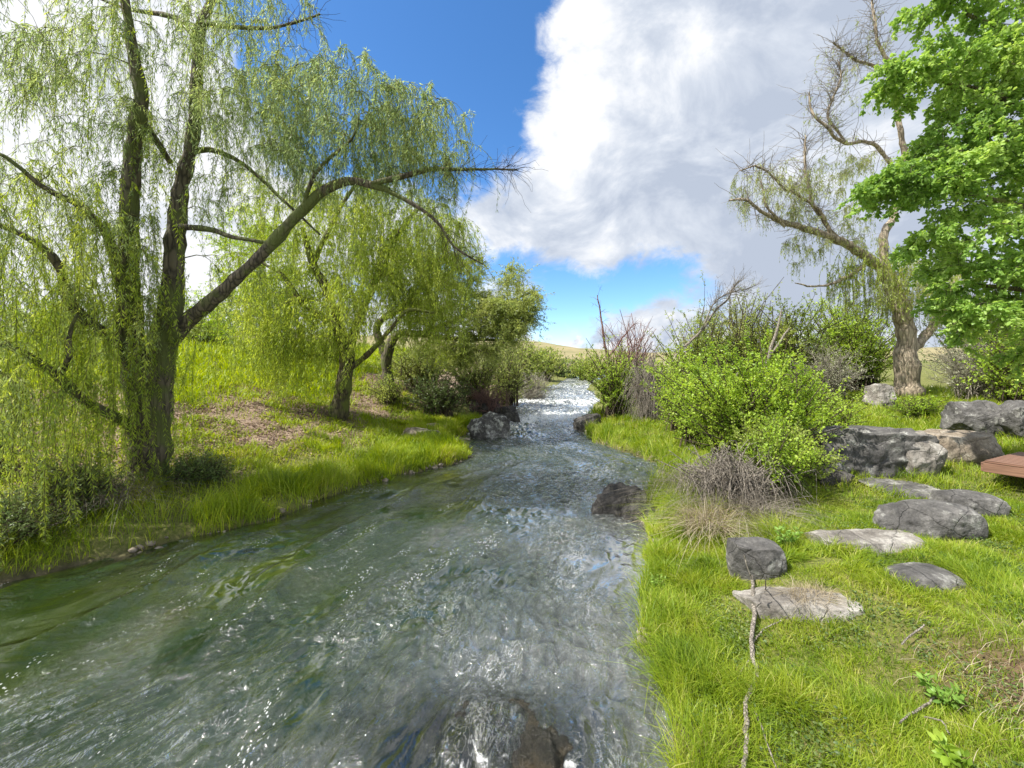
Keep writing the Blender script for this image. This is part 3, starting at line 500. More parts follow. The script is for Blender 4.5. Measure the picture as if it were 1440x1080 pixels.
R3 = [(548, 268, 6.9, 4.5), (580, 285, 6.9, 3.5), (615, 312, 7, 2.6), (640, 350, 7, 2), (680, 372, 7, 1.2)]
R4 = [(425, 298, 7.0, 4), (440, 250, 6.8, 3.2), (470, 215, 6.7, 2.5), (500, 190, 6.6, 2), (505, 160, 6.6, 1.2)]
C1 = [(176, 430, 7.15, 7), (160, 370, 6.8, 7.5), (145, 325, 6.5, 6.5), (112, 288, 6.2, 5.5), (60, 262, 5.9, 4), (0, 215, 5.6, 3), (-80, 190, 5.4, 2)]
C2 = [(190, 520, 7.25, 11), (165, 480, 6.9, 9), (120, 452, 6.5, 8), (95, 420, 6.3, 7), (82, 370, 6.1, 6), (40, 335, 5.9, 5), (-20, 310, 5.7, 4)]
C3 = [(190, 600, 7.3, 12), (165, 588, 7.0, 8), (125, 568, 6.5, 7.5), (85, 535, 6.1, 7), (45, 505, 5.8, 6), (0, 484, 5.5, 5), (-60, 470, 5.2, 4)]
C4 = [(85, 535, 6.1, 4), (100, 500, 6, 4), (98, 465, 6, 3), (110, 440, 5.9, 2)]
D1 = [(250, 320, 7.5, 6), (290, 322, 7.2, 4.5), (330, 335, 7.0, 4), (385, 342, 7.1, 3)]
D2 = [(262, 215, 7.6, 6), (300, 210, 7.9, 4.5), (350, 235, 8.1, 3.5), (410, 290, 8.2, 2.5), (450, 330, 8.2, 1.5)]
D3 = [(181, 150, 7.0, 7), (215, 190, 7.3, 5.5), (240, 230, 7.5, 4)]
D4 = [(276, 50, 7.6, 6), (240, 25, 7.9, 4.5), (180, 15, 8.2, 3), (120, -10, 8.4, 2)]
D5 = [(280, 30, 7.7, 5), (340, 40, 7.5, 3), (400, 35, 7.3, 2.4), (450, 20, 7.1, 1.4)]
limbs = [limb(q, seed=k, thick=.82) for k, q in enumerate((A, Bm, Rl, R2, R3, R4, C1, C2, C3, C4, D1, D2, D3, D4, D5))]
anc = np.concatenate([blob(*q, rg) for q in [(230, 60, 7.6, 220, 130, 2.2, 110), (60, 120, 6.6, 150, 160, 1.9, 90), (60, 330, 6.2, 130, 120, 1.6, 60), (330, 180, 7.8, 120, 130, 1.7, 55), (380, 120, 7.4, 110, 130, 1.6, 45),
    (490, 165, 7.0, 105, 80, 1.2, 75), (590, 190, 7.1, 78, 62, 1.0, 50), (610, 280, 7.1, 55, 40, .8, 18), (470, 250, 7.4, 90, 40, 1.1, 14), (150, 450, 7.3, 120, 60, 1.8, 22), (330, 420, 8.0, 80, 70, 1.0, 12), (20, 520, 5.6, 70, 50, 1., 10)]])
def kp(q): e = q[:, -1]; px = PX(e[:, 0], e[:, 1]); py = HZ+(H0-e[:, 2])/e[:, 1]*F; r_ = rg.random(len(e)); return (e[:, 1] > 2.2) & ~((px > 300) & (py > 560)) & ~((px > 600) & (py > 400)) & ~((px > 660) & (py > 330)) & ~((px > 330) & (py > 300) & (r_ > .13)) & ~((px > 250) & (py > 380) & (r_ > .4)) & ~((px < 380) & (py < 420) & (r_ > .72))
tree('weeping_willow', 'big multi stemmed weeping willow with one dark limb arching over the river', b0, limbs, anc, rg, 5300, (.35, 1.4), 'willow', 'bark', 'twig_green', spacing=.022, leaf=(.075, .0115), keep=kp, arch=.18, sway=.5, outward=1.0, twr=.0036)
# long curtains low at left belong to the same tree: hung from its low limbs
rg = np.random.default_rng(12)
t0 = bpy.data.objects['weeping_willow']; mb1 = MB(); mb2 = MB(); s, d, _ = pick(np.stack([resample(l[:, :3], 20) for l in (limbs[6], limbs[7], limbs[8], limbs[0], limbs[1], limbs[2])]), 430, rg, .1)
s = s+rg.normal(size=s.shape)*np.array([.45, .5, .3]); gz = ground(s[:, 0], s[:, 1]); L = np.minimum(rg.uniform(1.0, 3.6, len(s)), s[:, 2]-gz); L = np.maximum(L, .2)
q = hang(s, nrm(rg.normal(size=s.shape)*np.array([1, 1, .1])), L, rg, K=10, floor=gz); q = q[(q[:, 0, 1] > 3.6) & kp(q)]
tubes(mb1, q, np.full(q.shape[:2], .0032), 3); mb1.build('hanging_strand', M['twig_green'], t0); leaves_along(mb2, q, .013, .075, .013, rg, .8, .45); mb2.build('hanging_leaves', M['willow2'], t0)
for l_, n_ in ((limbs[3], 130), (limbs[4], 70), (limbs[12], 50), (limbs[14], 60)):
    mb1 = MB(); s, d, _ = pick(resample(l_[:, :3], 24)[None], n_, rg, .35); K = 7; tt = np.linspace(0, 1, K)[None, :, None]; L = rg.uniform(.12, .6, len(s)); d = nrm(d*.5+rg.normal(size=d.shape)*.6+np.array([.1, 0, .2]))
    q = s[:, None]+d[:, None]*L[:, None, None]*tt+np.cumsum(rg.normal(size=(len(s), K, 3)), 1)*.035*tt-np.array([0, 0, .12])*tt**2; tubes(mb1, q, np.broadcast_to(np.linspace(.004, .002, K), q.shape[:2]), 3); mb1.build('bare_twigs', M['twig'], t0)
# --- second willow
rg = np.random.default_rng(13)
T2 = [[(470, 612, 13.4, 15), (476, 580, 13.4, 12), (484, 540, 13.4, 10.5), (488, 500, 13.4, 9.5), (476, 460, 13.4, 8), (462, 410, 13.3, 6.5), (440, 370, 13.2, 5), (425, 320, 13, 3)],
      [(488, 500, 13.4, 7), (505, 450, 13.6, 6), (530, 390, 13.8, 5), (560, 330, 14, 4), (590, 290, 14, 2.5)], [(440, 370, 13.2, 4), (470, 310, 13.3, 3), (500, 260, 13.5, 2)], [(484, 525, 13.4, 5), (520, 495, 13.2, 4), (550, 460, 13, 3.2), (575, 436, 12.8, 2.5), (610, 440, 12.8, 1.5)],
      [(476, 460, 13.4, 5), (430, 430, 13.2, 4), (400, 390, 13, 3), (370, 370, 13, 2)]]
limbs = [limb(q, seed=30+k) for k, q in enumerate(T2)]
anc = np.concatenate([blob(*q, rg) for q in [(470, 320, 13.4, 130, 70, 2.0, 60), (400, 380, 13.2, 90, 80, 1.8, 45), (565, 310, 13.8, 85, 70, 1.8, 50), (450, 255, 13.5, 120, 28, 1.6, 22), (640, 330, 14, 30, 40, 1.2, 18), (480, 430, 13.2, 110, 55, 2.0, 40), (610, 390, 14, 55, 60, 1.6, 45), (385, 450, 12.8, 60, 50, 1.6, 22), (520, 390, 13.2, 100, 60, 2.0, 40), (400, 460, 13, 60, 30, 1.3, 16)]])
def kp2(q): e = q[:, -1]; px = PX(e[:, 0], e[:, 1]); py = HZ+(H0-e[:, 2])/e[:, 1]*F; return (rg.random(len(e)) < np.where((px > 500) & (py > 500), .25, 1)) & (e[:, 2] > .3)
tree('weeping_willow', 'smaller yellow green weeping willow with single leaning trunk behind the big willow', P(470, 608, 13.4), limbs, anc, rg, 3900, (.4, 2.8), 'willow2', 'bark_mid', 'twig_green', spacing=.034, leaf=(.1, .02), keep=kp2, twr=.004, sway=.6, outward=1.3)
# --- third tree, feathery crown reaching over the river
rg = np.random.default_rng(14)
T3 = [[(560, 590, 18, 9), (548, 540, 18, 7.5), (545, 500, 18, 7), (560, 470, 18, 5.5), (590, 470, 17.8, 4.5), (640, 476, 17.5, 3.2), (700, 478, 17.5, 1.5)], [(545, 505, 18, 6), (530, 460, 18, 5), (560, 438, 17.8, 4.5), (600, 436, 17.6, 3.5), (625, 450, 17.4, 2.2)],
      [(560, 438, 17.8, 3.5), (600, 400, 18, 3), (650, 375, 18, 2.2), (680, 362, 18, 1.4)], [(590, 470, 17.8, 3.5), (660, 440, 17.6, 3), (710, 425, 17.6, 2), (750, 410, 17.6, 1)]]
limbs = [limb(q, seed=40+k) for k, q in enumerate(T3)]
anc = np.concatenate([blob(*q, rg) for q in [(620, 385, 18, 75, 32, 2, 60), (670, 440, 17.8, 80, 45, 2, 100), (720, 430, 17.6, 48, 42, 1.6, 60), (590, 450, 18, 60, 40, 1.6, 36), (650, 495, 17.5, 60, 25, 1.6, 40), (725, 385, 17.8, 22, 14, .6, 9), (560, 380, 18.5, 60, 40, 1.8, 40), (700, 465, 17.3, 60, 35, 1.6, 50)]])
tree('willow_tree', 'feathery olive green willow with horizontal dark limbs reaching over the river', P(560, 588, 18), limbs, anc, rg, 7000, (.35, 1.0), 'feather', 'bark', 'twig', spacing=.034, leaf=(.12, .03), droopy=False, up=.3, twr=.004)
# --- pale slim tree in the meadow
rg = np.random.default_rng(15)
limbs = [limb(q, seed=50+k) for k, q in enumerate([[(368, 532, 22, 9), (367, 500, 22, 7), (369, 460, 22, 5.5), (366, 400, 22, 4), (370, 340, 22, 2.5), (365, 290, 22, 1)], [(369, 470, 22, 4), (395, 430, 22, 3), (410, 380, 22, 2), (415, 330, 22, 1)], [(367, 450, 22, 4), (345, 410, 22, 3), (335, 360, 22, 1.6)]])]
anc = np.concatenate([blob(*q, rg) for q in [(368, 370, 22, 65, 80, 2.2, 110), (330, 440, 22, 60, 40, 2, 50), (410, 430, 22, 50, 50, 2, 50)]])
tree('slim_tree', 'slim pale trunked tree with loose crown standing in the bright meadow', P(368, 532, 22), limbs, anc, rg, 3200, (.4, 1.3), 'shrub', 'bark_pale', 'twig_green', spacing=.07, leaf=(.14, .05), droopy=False, cat='tree', up=.3, twr=.005)
# --- right willow, half bare
rg = np.random.default_rng(16)
T4 = [[(1277, 566, 18, 25), (1278, 540, 18, 20), (1280, 505, 18, 17), (1276, 460, 18, 15), (1262, 420, 18, 13), (1245, 385, 18, 11), (1215, 360, 17.8, 8), (1180, 340, 17.6, 7), (1140, 326, 17.4, 5.5), (1105, 318, 17.2, 4.5), (1075, 305, 17, 3.6), (1050, 285, 17, 2.8), (1025, 282, 17, 1.6)],
      [(1262, 420, 18, 10), (1242, 370, 18, 9), (1240, 330, 18, 7.5), (1262, 285, 18.2, 7), (1275, 230, 18.3, 6), (1262, 180, 18.4, 5), (1255, 120, 18.4, 4), (1230, 60, 18.4, 3), (1226, -10, 18.4, 2)],
      [(1278, 500, 18, 10), (1310, 460, 18.3, 8), (1335, 410, 18.6, 6), (1360, 340, 19, 4)], [(1180, 340, 17.6, 5), (1150, 300, 17.5, 4), (1137, 262, 17.4, 3.4), (1132, 220, 17.4, 2.4), (1133, 190, 17.4, 1.4)],
      [(1270, 260, 18.2, 4.5), (1230, 205, 18, 3.8), (1190, 202, 17.8, 3.4), (1165, 185, 17.6, 3), (1145, 165, 17.6, 2.4), (1138, 130, 17.6, 1.2)], [(1190, 202, 17.8, 3), (1165, 160, 17.6, 2.2), (1180, 110, 17.6, 1.8), (1178, 85, 17.6, 1)],
      [(1235, 95, 18.4, 3), (1200, 80, 18, 2.4), (1172, 60, 17.8, 1.6)], [(1215, 375, 17.8, 5), (1170, 400, 17.5, 3), (1140, 402, 17.3, 2), (1118, 398, 17.2, 1)], [(1105, 318, 17.2, 3), (1080, 290, 17, 2.2), (1070, 255, 17, 1.4)], [(1170, 335, 17.5, 4), (1150, 290, 17.3, 3), (1105, 265, 17, 2.4), (1065, 235, 16.8, 1.8), (1040, 240, 16.8, 1)]]
limbs = [limb(q, seed=60+k, jitter=.09, thick=.66 if k else .76) for k, q in enumerate(T4)]
anc = np.concatenate([blob(*q, rg) for q in [(1090, 265, 17.2, 62, 42, 1.5, 90), (1150, 280, 17.5, 50, 50, 1.5, 45), (1160, 130, 17.6, 32, 60, 1.4, 60), (1215, 90, 18, 40, 80, 1.4, 60), (1215, 250, 18, 50, 50, 1.5, 50), (1240, 400, 17.6, 75, 40, 1.8, 70), (1300, 420, 18, 50, 50, 1.8, 50), (1130, 350, 17.3, 35, 25, 1, 20), (1200, 330, 17.6, 40, 30, 1, 30), (1180, 220, 17.8, 40, 30, 1, 30)]])
def kp4(q): e = q[:, -1]; s_ = q[:, 0]; px = PX(s_[:, 0], s_[:, 1]); py = HZ+(H0-s_[:, 2])/s_[:, 1]*F; return rg.random(len(e)) < np.where(py < 215, .15, np.where(py < 330, .9, 1))
t4 = tree('old_willow', 'old half bare willow with pale thick trunk and crooked branches on the right bank', P(1277, 562, 18), limbs, anc, rg, 4400, (.25, .85), 'feather', 'bark_pale', 'twig_pale', spacing=.055, leaf=(.12, .022), keep=kp4, twr=.004, floor=False)
rg = np.random.default_rng(17); s = np.concatenate([blob(1225, 370, 17.6, 60, 25, 1.4, 170, rg), blob(1300, 385, 17.6, 50, 30, 1.6, 130, rg)]); q = hang(s, nrm(rg.normal(size=s.shape)*np.array([1, 1, .1])), rg.uniform(.6, 2.2, len(s)), rg, sway=.15)
mb1 = MB(); mb2 = MB(); tubes(mb1, q, np.full(q.shape[:2], .006), 3); mb1.build('hanging_strand', M['twig_green'], t4); leaves_along(mb2, q, .05, .12, .024, rg, .6, .6); mb2.build('hanging_leaves', M['willow2'], t4)
# fine bare twigs at its top
s, d, _ = pick(np.stack([resample(l[:, :3], 20) for l in (limbs[3], limbs[4], limbs[5], limbs[6], limbs[1][-30:], limbs[0][-40:], limbs[9])]), 900, rg, .2); L = rg.uniform(.3, 1.5, len(s)); K = 6; tt = np.linspace(0, 1, K)[None, :, None]; d = nrm(rg.normal(size=d.shape)+np.array([-.2, 0, .5])); q = s[:, None]+d[:, None]*L[:, None, None]*tt+np.cumsum(rg.normal(size=(len(s), K, 3)), 1)*.06*tt
mb1 = MB(); tubes(mb1, q, np.broadcast_to(np.linspace(.012, .005, K), q.shape[:2]), 3); mb1.build('bare_twigs', M['twig_pale'], t4)
# --- leafy tree whose crown enters from the right
rg = np.random.default_rng(18)
limbs = [limb(q, seed=80+k) for k, q in enumerate([[(1640, 660, 7.6, 20), (1630, 500, 7.6, 18), (1600, 350, 7.5, 15), (1560, 200, 7.4, 11), (1500, 50, 7.3, 7), (1450, -80, 7.2, 4)], [(1610, 380, 7.5, 9), (1530, 320, 7.2, 7), (1440, 290, 7, 5), (1350, 270, 6.9, 3), (1260, 250, 6.9, 1.5)], [(1580, 260, 7.4, 8), (1480, 180, 7.2, 5), (1380, 130, 7.1, 3.4), (1290, 110, 7, 1.5)], [(1620, 450, 7.5, 8), (1540, 430, 7.2, 6), (1450, 410, 7, 4), (1370, 400, 7, 2)], [(1540, 130, 7.3, 6), (1440, 60, 7.2, 4), (1360, 20, 7.1, 2)]])]
anc = np.concatenate([blob(*q, rg) for q in [(1440, 60, 7.2, 95, 95, 1.1, 110), (1330, 105, 7.1, 95, 40, .8, 70), (1265, 108, 7.0, 35, 16, .5, 16), (1400, 210, 7.1, 120, 70, 1.1, 130), (1290, 255, 7, 78, 30, .8, 60), (1240, 265, 7, 36, 14, .5, 14), (1370, 330, 7.1, 105, 45, 1, 70), (1400, 400, 7.1, 95, 50, 1, 70), (1360, 440, 7, 50, 30, .8, 24), (1425, 470, 7, 45, 45, .9, 26), (1560, 250, 7.4, 120, 250, 1.6, 120), (1330, 0, 7.2, 60, 22, .7, 20), (1425, -60, 7.2, 130, 50, 1., 50)]])
tree('leafy_tree', 'broad leaved bright green tree whose crown hangs in from the right edge', gp(1640, 7.6), limbs, anc, rg, 5200, (.15, .42), 'broad', 'bark_mid', 'twig', spacing=.0095, leaf=(.066, .046), droopy=False, broad=True, cat='tree', up=.0, twr=.003, leafskip=.3)
# ------------------------------------------------------------------ shrubs
def shrub(label, px, Y, top, wpx, rd, n, leafmat='shrub', twig='twig', leaf=(.06, .035), spacing=.03, name='shrub', seed=0, base_py=None, tw=(.25, .6), nt_=6, bare=False, up=.35, arch=.05, lean=0., broad=False, group=None, stems=None, low=.12, pxbase=None):
    rg = np.random.default_rng(200+seed); pb = pxbase or px; b = gp(pb, Y); 
    if base_py: b = P(pb, base_py, Y)
    zt = H0-(top-HZ)/F*Y; h = (zt-b[2])*1.06; rx = wpx/2/F*Y*1.12; t = thing(name, b, label, 'bush' if name != 'dead_brush' else 'dead bush', group)
    cx = (px-CX)/F*Y; d = nrm(rg.normal(size=(n, 3))); r = (.35+.65*rg.random(n)**.5)[:, None]; e = d*r*np.array([rx, rd, h*.5]); e[:, 2] = np.abs(e[:, 2])*np.where(rg.random(n) < .25, -.7, 1)
    e = e*(1+.5*(fbm3(nrm(e)*3+seed, 3, seed)[:, None]-.5)*2); a = np.array([cx, Y, b[2]+h*.46])+e*.98+np.array([lean, 0, 0])*((e[:, 2:3]/h)+.5); a[:, 2] = np.maximum(a[:, 2], b[2]+low*h)
    K = 6; tt = np.linspace(0, 1, K)[None, :, None]; s0 = b+rg.normal(size=(n, 3))*np.array([rx*.18, rd*.18, 0])-np.array([0, 0, .05]); out = (a-s0)*np.array([1, 1, 0])
    q = s0[:, None]*(1-tt)+a[:, None]*tt-out[:, None]*.25*np.sin(tt*np.pi)+np.cumsum(rg.normal(size=(n, K, 3)), 1)*.03*np.linalg.norm(a-s0, axis=1)[:, None, None]*tt
    mb = MB(); r0 = (.006+.004*h)*(1+rg.random(n)); tubes(mb, q, r0[:, None]*np.linspace(1, .3, K)[None], 4)
    m_ = n*nt_; s, dd, bi = pick(q, m_, rg, .3); dr = nrm(dd*.6+rg.normal(size=dd.shape)*.6+np.array([0, 0, up])); L = rg.uniform(*tw, m_); K2 = 4; t2 = np.linspace(0, 1, K2)[None, :, None]
    w = s[:, None]+dr[:, None]*L[:, None, None]*t2+np.cumsum(rg.normal(size=(m_, K2, 3)), 1)*.07*L[:, None, None]*t2-np.array([0, 0, 1.])*arch*(t2**2)*L[:, None, None]
    tubes(mb, w, np.broadcast_to(np.linspace(.004, .002, K2), w.shape[:2])*(.5+.07*Y), 3); mb.build('stems', M[twig], t)
    if leafmat:
        mb = MB(); tone = np.clip(.5+.25*rg.normal(size=n), 0, 1)[bi]; leaves_along(mb, w, spacing, leaf[0], leaf[1], rg, 1.0, .1, broad=broad, jit=.015, tone=tone); mb.build('foliage', M[leafmat], t)
    return t
# far end of the river
gl_ = 'bushes along the left bank'; gr_ = 'bushes along the right bank'
shrub('far dark green bush closing the end of the river', 795, 50, 498, 60, 2.5, 60, 'darkshrub', leaf=(.28, .14), spacing=.1, seed=1, tw=(.5, 1.2), nt_=9, base_py=550)
shrub('far pale green bush at the right of the river end', 828, 46, 496, 52, 2.5, 60, 'midshrub', leaf=(.26, .13), spacing=.1, seed=2, tw=(.5, 1.2), nt_=9)
shrub('far olive bush at the left of the river end', 766, 42, 486, 56, 2.5, 60, 'midshrub', leaf=(.24, .12), spacing=.1, seed=3, tw=(.5, 1.2), nt_=9, group=gl_)
shrub('tall olive bush leaning over the left rapids upstream', 738, 33, 470, 76, 2.4, 70, 'midshrub', leaf=(.18, .09), spacing=.075, seed=4, tw=(.4, 1.0), nt_=9, group=gl_)
shrub('grey leafless bush low at the far left water edge', 748, 27, 520, 60, 1.6, 90, 'greyshrub', 'twig_pale', leaf=(.09, .03), spacing=.12, seed=5, tw=(.3, .8), nt_=8, group=gl_)
shrub('green bush with pink grey twigs above the left rapids', 712, 23, 478, 76, 2.0, 80, 'feather', leaf=(.12, .05), spacing=.05, seed=6, tw=(.3, .8), nt_=9, group=gl_)
shrub('pale olive bush just behind the big left boulder', 668, 20.5, 486, 96, 1.8, 90, 'feather', leaf=(.11, .05), spacing=.05, seed=7, tw=(.3, .8), nt_=9, group=gl_)
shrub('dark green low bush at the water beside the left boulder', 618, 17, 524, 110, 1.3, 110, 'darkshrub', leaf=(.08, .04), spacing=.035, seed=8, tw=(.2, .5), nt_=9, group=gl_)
shrub('silvery olive bush behind the dark low bush on the left bank', 590, 20.5, 478, 110, 2.0, 100, 'feather', leaf=(.11, .045), spacing=.05, seed=9, tw=(.3, .8), nt_=9, group=gl_)
shrub('dry pinkish brown brush over the dark rocks on the left bank', 690, 19.2, 538, 70, .9, 90, None, 'twig_red', seed=10, tw=(.2, .6), nt_=9, name='dead_brush', arch=.8)
shrub('dull green bush in the shade between the two left willows', 548, 17, 530, 60, 1.2, 60, 'midshrub', leaf=(.08, .035), spacing=.045, seed=11, tw=(.2, .5), nt_=8, group=gl_)
shrub('bright yellow green bush in the meadow beyond the second willow', 450, 24, 478, 90, 2.2, 80, 'shrub', leaf=(.13, .07), spacing=.07, seed=12, tw=(.3, .8), nt_=9)
shrub('wide yellow green bush far left in the meadow', 90, 26, 420, 160, 3., 110, 'shrub', leaf=(.15, .08), spacing=.075, seed=13, tw=(.4, 1.0), nt_=9)
shrub('olive bush in the meadow between big willow stems', 290, 27, 432, 110, 3., 90, 'midshrub', leaf=(.15, .08), spacing=.075, seed=14, tw=(.4, 1.0), nt_=9)
shrub('dusty green bush at far left edge behind the willow', -60, 20, 430, 160, 3., 90, 'midshrub', leaf=(.13, .06), spacing=.07, seed=15, tw=(.4, 1.0), nt_=9)
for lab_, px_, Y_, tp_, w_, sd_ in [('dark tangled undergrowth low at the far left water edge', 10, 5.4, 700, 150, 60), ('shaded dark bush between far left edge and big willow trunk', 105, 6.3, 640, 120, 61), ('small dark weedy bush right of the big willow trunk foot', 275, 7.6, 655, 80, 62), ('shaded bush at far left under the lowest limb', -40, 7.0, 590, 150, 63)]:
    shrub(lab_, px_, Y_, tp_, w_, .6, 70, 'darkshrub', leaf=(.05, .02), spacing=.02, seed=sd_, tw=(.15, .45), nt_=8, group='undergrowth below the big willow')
# right side, far to near
shrub('rounded light green bush at the right edge of the rapids', 865, 17.3, 482, 84, 1.2, 130, 'shrub', leaf=(.075, .04), spacing=.035, seed=20, tw=(.2, .5), nt_=10, group=gr_, low=.2)
shrub('reddish leafless bush rising behind the light green bush', 885, 21, 436, 90, 1.5, 90, None, 'twig_red', seed=21, tw=(.4, .9), nt_=12, name='dead_brush', up=.8)
shrub('grey dead brush hanging down to the bank right of the light green bush', 914, 15.8, 480, 50, .6, 90, None, 'twig_pale', seed=22, tw=(.3, .8), nt_=12, name='dead_brush', arch=1.4, up=-.3)
shrub('tall dark green bush behind the near shrub', 985, 20, 424, 110, 2., 120, 'midshrub', leaf=(.1, .05), spacing=.034, seed=23, tw=(.3, .8), nt_=10, group=gr_)
shrub('tall grey green bush below the leaning bare branches', 1040, 21, 398, 110, 2.2, 130, 'feather', leaf=(.1, .045), spacing=.036, seed=24, tw=(.3, .9), nt_=10, group=gr_)
shrub('large fresh green bush behind the forked snag', 1110, 19, 412, 130, 2.0, 140, 'midshrub', leaf=(.1, .055), spacing=.032, seed=25, tw=(.3, .8), nt_=10, group=gr_)
shrub('broad light green bush left of the old willow', 1190, 22, 408, 130, 2.2, 130, 'shrub', leaf=(.12, .06), spacing=.038, seed=26, tw=(.3, .9), nt_=10, group=gr_)
shrub('silvery grey brush below the old willow, left of its trunk', 1165, 17.5, 490, 90, 1.3, 120, 'greyshrub', 'twig_pale', leaf=(.07, .025), spacing=.06, seed=27, tw=(.3, .8), nt_=10, group=gr_)
shrub('grey brush pile right of the old willow trunk', 1370, 16, 480, 100, 1.5, 120, 'greyshrub', 'twig_pale', leaf=(.07, .03), spacing=.07, seed=28, tw=(.3, .9), nt_=10, group=gr_)
shrub('green bush under the leafy tree at right edge', 1440, 14, 450, 130, 1.5, 110, 'shrub', leaf=(.09, .05), spacing=.045, seed=29, tw=(.3, .7), nt_=10, group=gr_)
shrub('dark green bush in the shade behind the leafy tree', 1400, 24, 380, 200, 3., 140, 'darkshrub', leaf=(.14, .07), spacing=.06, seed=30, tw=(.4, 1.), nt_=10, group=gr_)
shrub('low yellow green bush on the bank below the old willow', 1165, 11.5, 545, 110, .8, 110, 'shrub', leaf=(.055, .035), spacing=.028, seed=31, tw=(.15, .4), nt_=9, group=gr_)
shrub('low leafy bush left of the ledge behind the near shrub', 1120, 10.2, 520, 90, .7, 120, 'shrub', leaf=(.055, .035), spacing=.028, seed=32, tw=(.15, .4), nt_=9, group=gr_)
shrub('low bright bush beyond the ledge', 1290, 13.5, 556, 90, .6, 60, 'shrub', leaf=(.06, .035), spacing=.035, seed=33, tw=(.15, .3), nt_=8, group=gr_)
shrub('yellow green shrub above the small grass inlet', 985, 11.5, 500, 120, 1.0, 160, 'shrub', leaf=(.06, .04), spacing=.027, seed=34, tw=(.2, .5), nt_=13, group=gr_)
shrub('fresh green shrub filling the bank right of the dead hanging brush', 962, 13.6, 484, 90, 1.0, 150, 'shrub', leaf=(.065, .04), spacing=.03, seed=37, tw=(.2, .5), nt_=10, group=gr_)
shrub('yellowish tall bush at the foot of the old willow, left side', 1205, 21, 430, 110, 1.6, 130, 'shrub', leaf=(.11, .055), spacing=.05, seed=38, tw=(.3, .8), nt_=10, group=gr_)
shrub('big bright yellow green shrub beside the ledge stones, nearest of the shrubs', 1055, 8.2, 490, 225, 1.0, 210, 'shrub', leaf=(.052, .033), spacing=.014, seed=35, tw=(.2, .65), nt_=11, group=gr_, low=.15, up=.8)
shrub('few upright fresh green shoots growing out of the right side of the dead twig heap', 1098, 6.5, 590, 100, .4, 30, 'shrub', leaf=(.042, .027), spacing=.017, seed=39, tw=(.15, .6), nt_=10, group=gr_, up=1.3)
shrub('darker green shrub low at the left of the big ledge stone', 1095, 7.0, 590, 120, .5, 130, 'midshrub', leaf=(.045, .03), spacing=.014, seed=36, tw=(.15, .35), nt_=10, group=gr_)
# bare branches and snags
def bare(name, label, limbs_px, rg_seed, bark='twig_pale', n=140, tl=(.2, .7), wt=.006, cat='bare tree'):
    rg = np.random.default_rng(rg_seed); ls_ = [limb(q, seed=rg_seed+k, jitter=.08, thick=.55) for k, q in enumerate(limbs_px)]; q0 = limbs_px[0][0]; b = P(q0[0], q0[1], q0[2]); t = thing(name, b, label, cat)
    mb = MB(); [tubes(mb, l[None, :, :3], l[None, :, 3], 8) for l in ls_]; mb.build('trunk', M[bark], t)
    s, d, _ = pick(np.stack([resample(l[:, :3], 24) for l in ls_]), n, rg, .3); d = nrm(d+rg.normal(size=d.shape)*.6); L = rg.uniform(*tl, n); K = 6; tt = np.linspace(0, 1, K)[None, :, None]
    q = s[:, None]+d[:, None]*L[:, None, None]*tt+np.cumsum(rg.normal(size=(n, K, 3)), 1)*.05*tt*L[:, None, None]; s2, d2, _ = pick(q, n*3, rg, .3); d2 = nrm(d2+rg.normal(size=d2.shape)*.7); q2 = s2[:, None]+d2[:, None]*(L.mean()*.5)*tt*rg.random((n*3, 1, 1))
    mb = MB(); tubes(mb, q, np.broadcast_to(np.linspace(1, .4, K)*wt, q.shape[:2]), 3); tubes(mb, q2, np.broadcast_to(np.linspace(.6, .3, K)*wt, q2.shape[:2]), 3); mb.build('bare_twigs', M[bark], t)
bare('snag', 'thin dark bare snag rising behind the light green bush at the rapids', [[(866, 560, 19, 4), (858, 510, 19, 3.5), (851, 480, 19, 3), (845, 455, 19, 2.5), (840, 415, 19, 1.2)], [(858, 500, 19, 2.5), (875, 475, 19, 2), (892, 455, 19, 1)]], 301, 'twig_red', 60, (.2, .7), .008)
bare('leaning_bare_tree', 'grey leafless trunk leaning up to the right above the bushes', [[(930, 560, 18.5, 4), (945, 505, 18.5, 3.6), (985, 465, 18.5, 3), (1015, 430, 18.5, 2.4), (1040, 395, 18.5, 1.2)], [(985, 465, 18.5, 2), (1010, 420, 18.5, 1.6), (1055, 405, 18.5, 1)]], 302, 'twig_pale', 170, (.4, 1.2), .008)
bare('snag', 'pale forked snag standing out of the bright green bushes', [[(1062, 580, 12.5, 5), (1070, 530, 12.5, 5), (1080, 505, 12.5, 4.5), (1090, 470, 12.5, 3.5), (1099, 435, 12.5, 1.5)], [(1084, 500, 12.5, 3.5), (1098, 480, 12.5, 2.8), (1110, 462, 12.5, 1.5)], [(1031, 560, 12.5, 2.5), (1036, 530, 12.5, 2.2), (1041, 508, 12.5, 1)]], 303, 'twig_pale', 40, (.1, .3), .004)
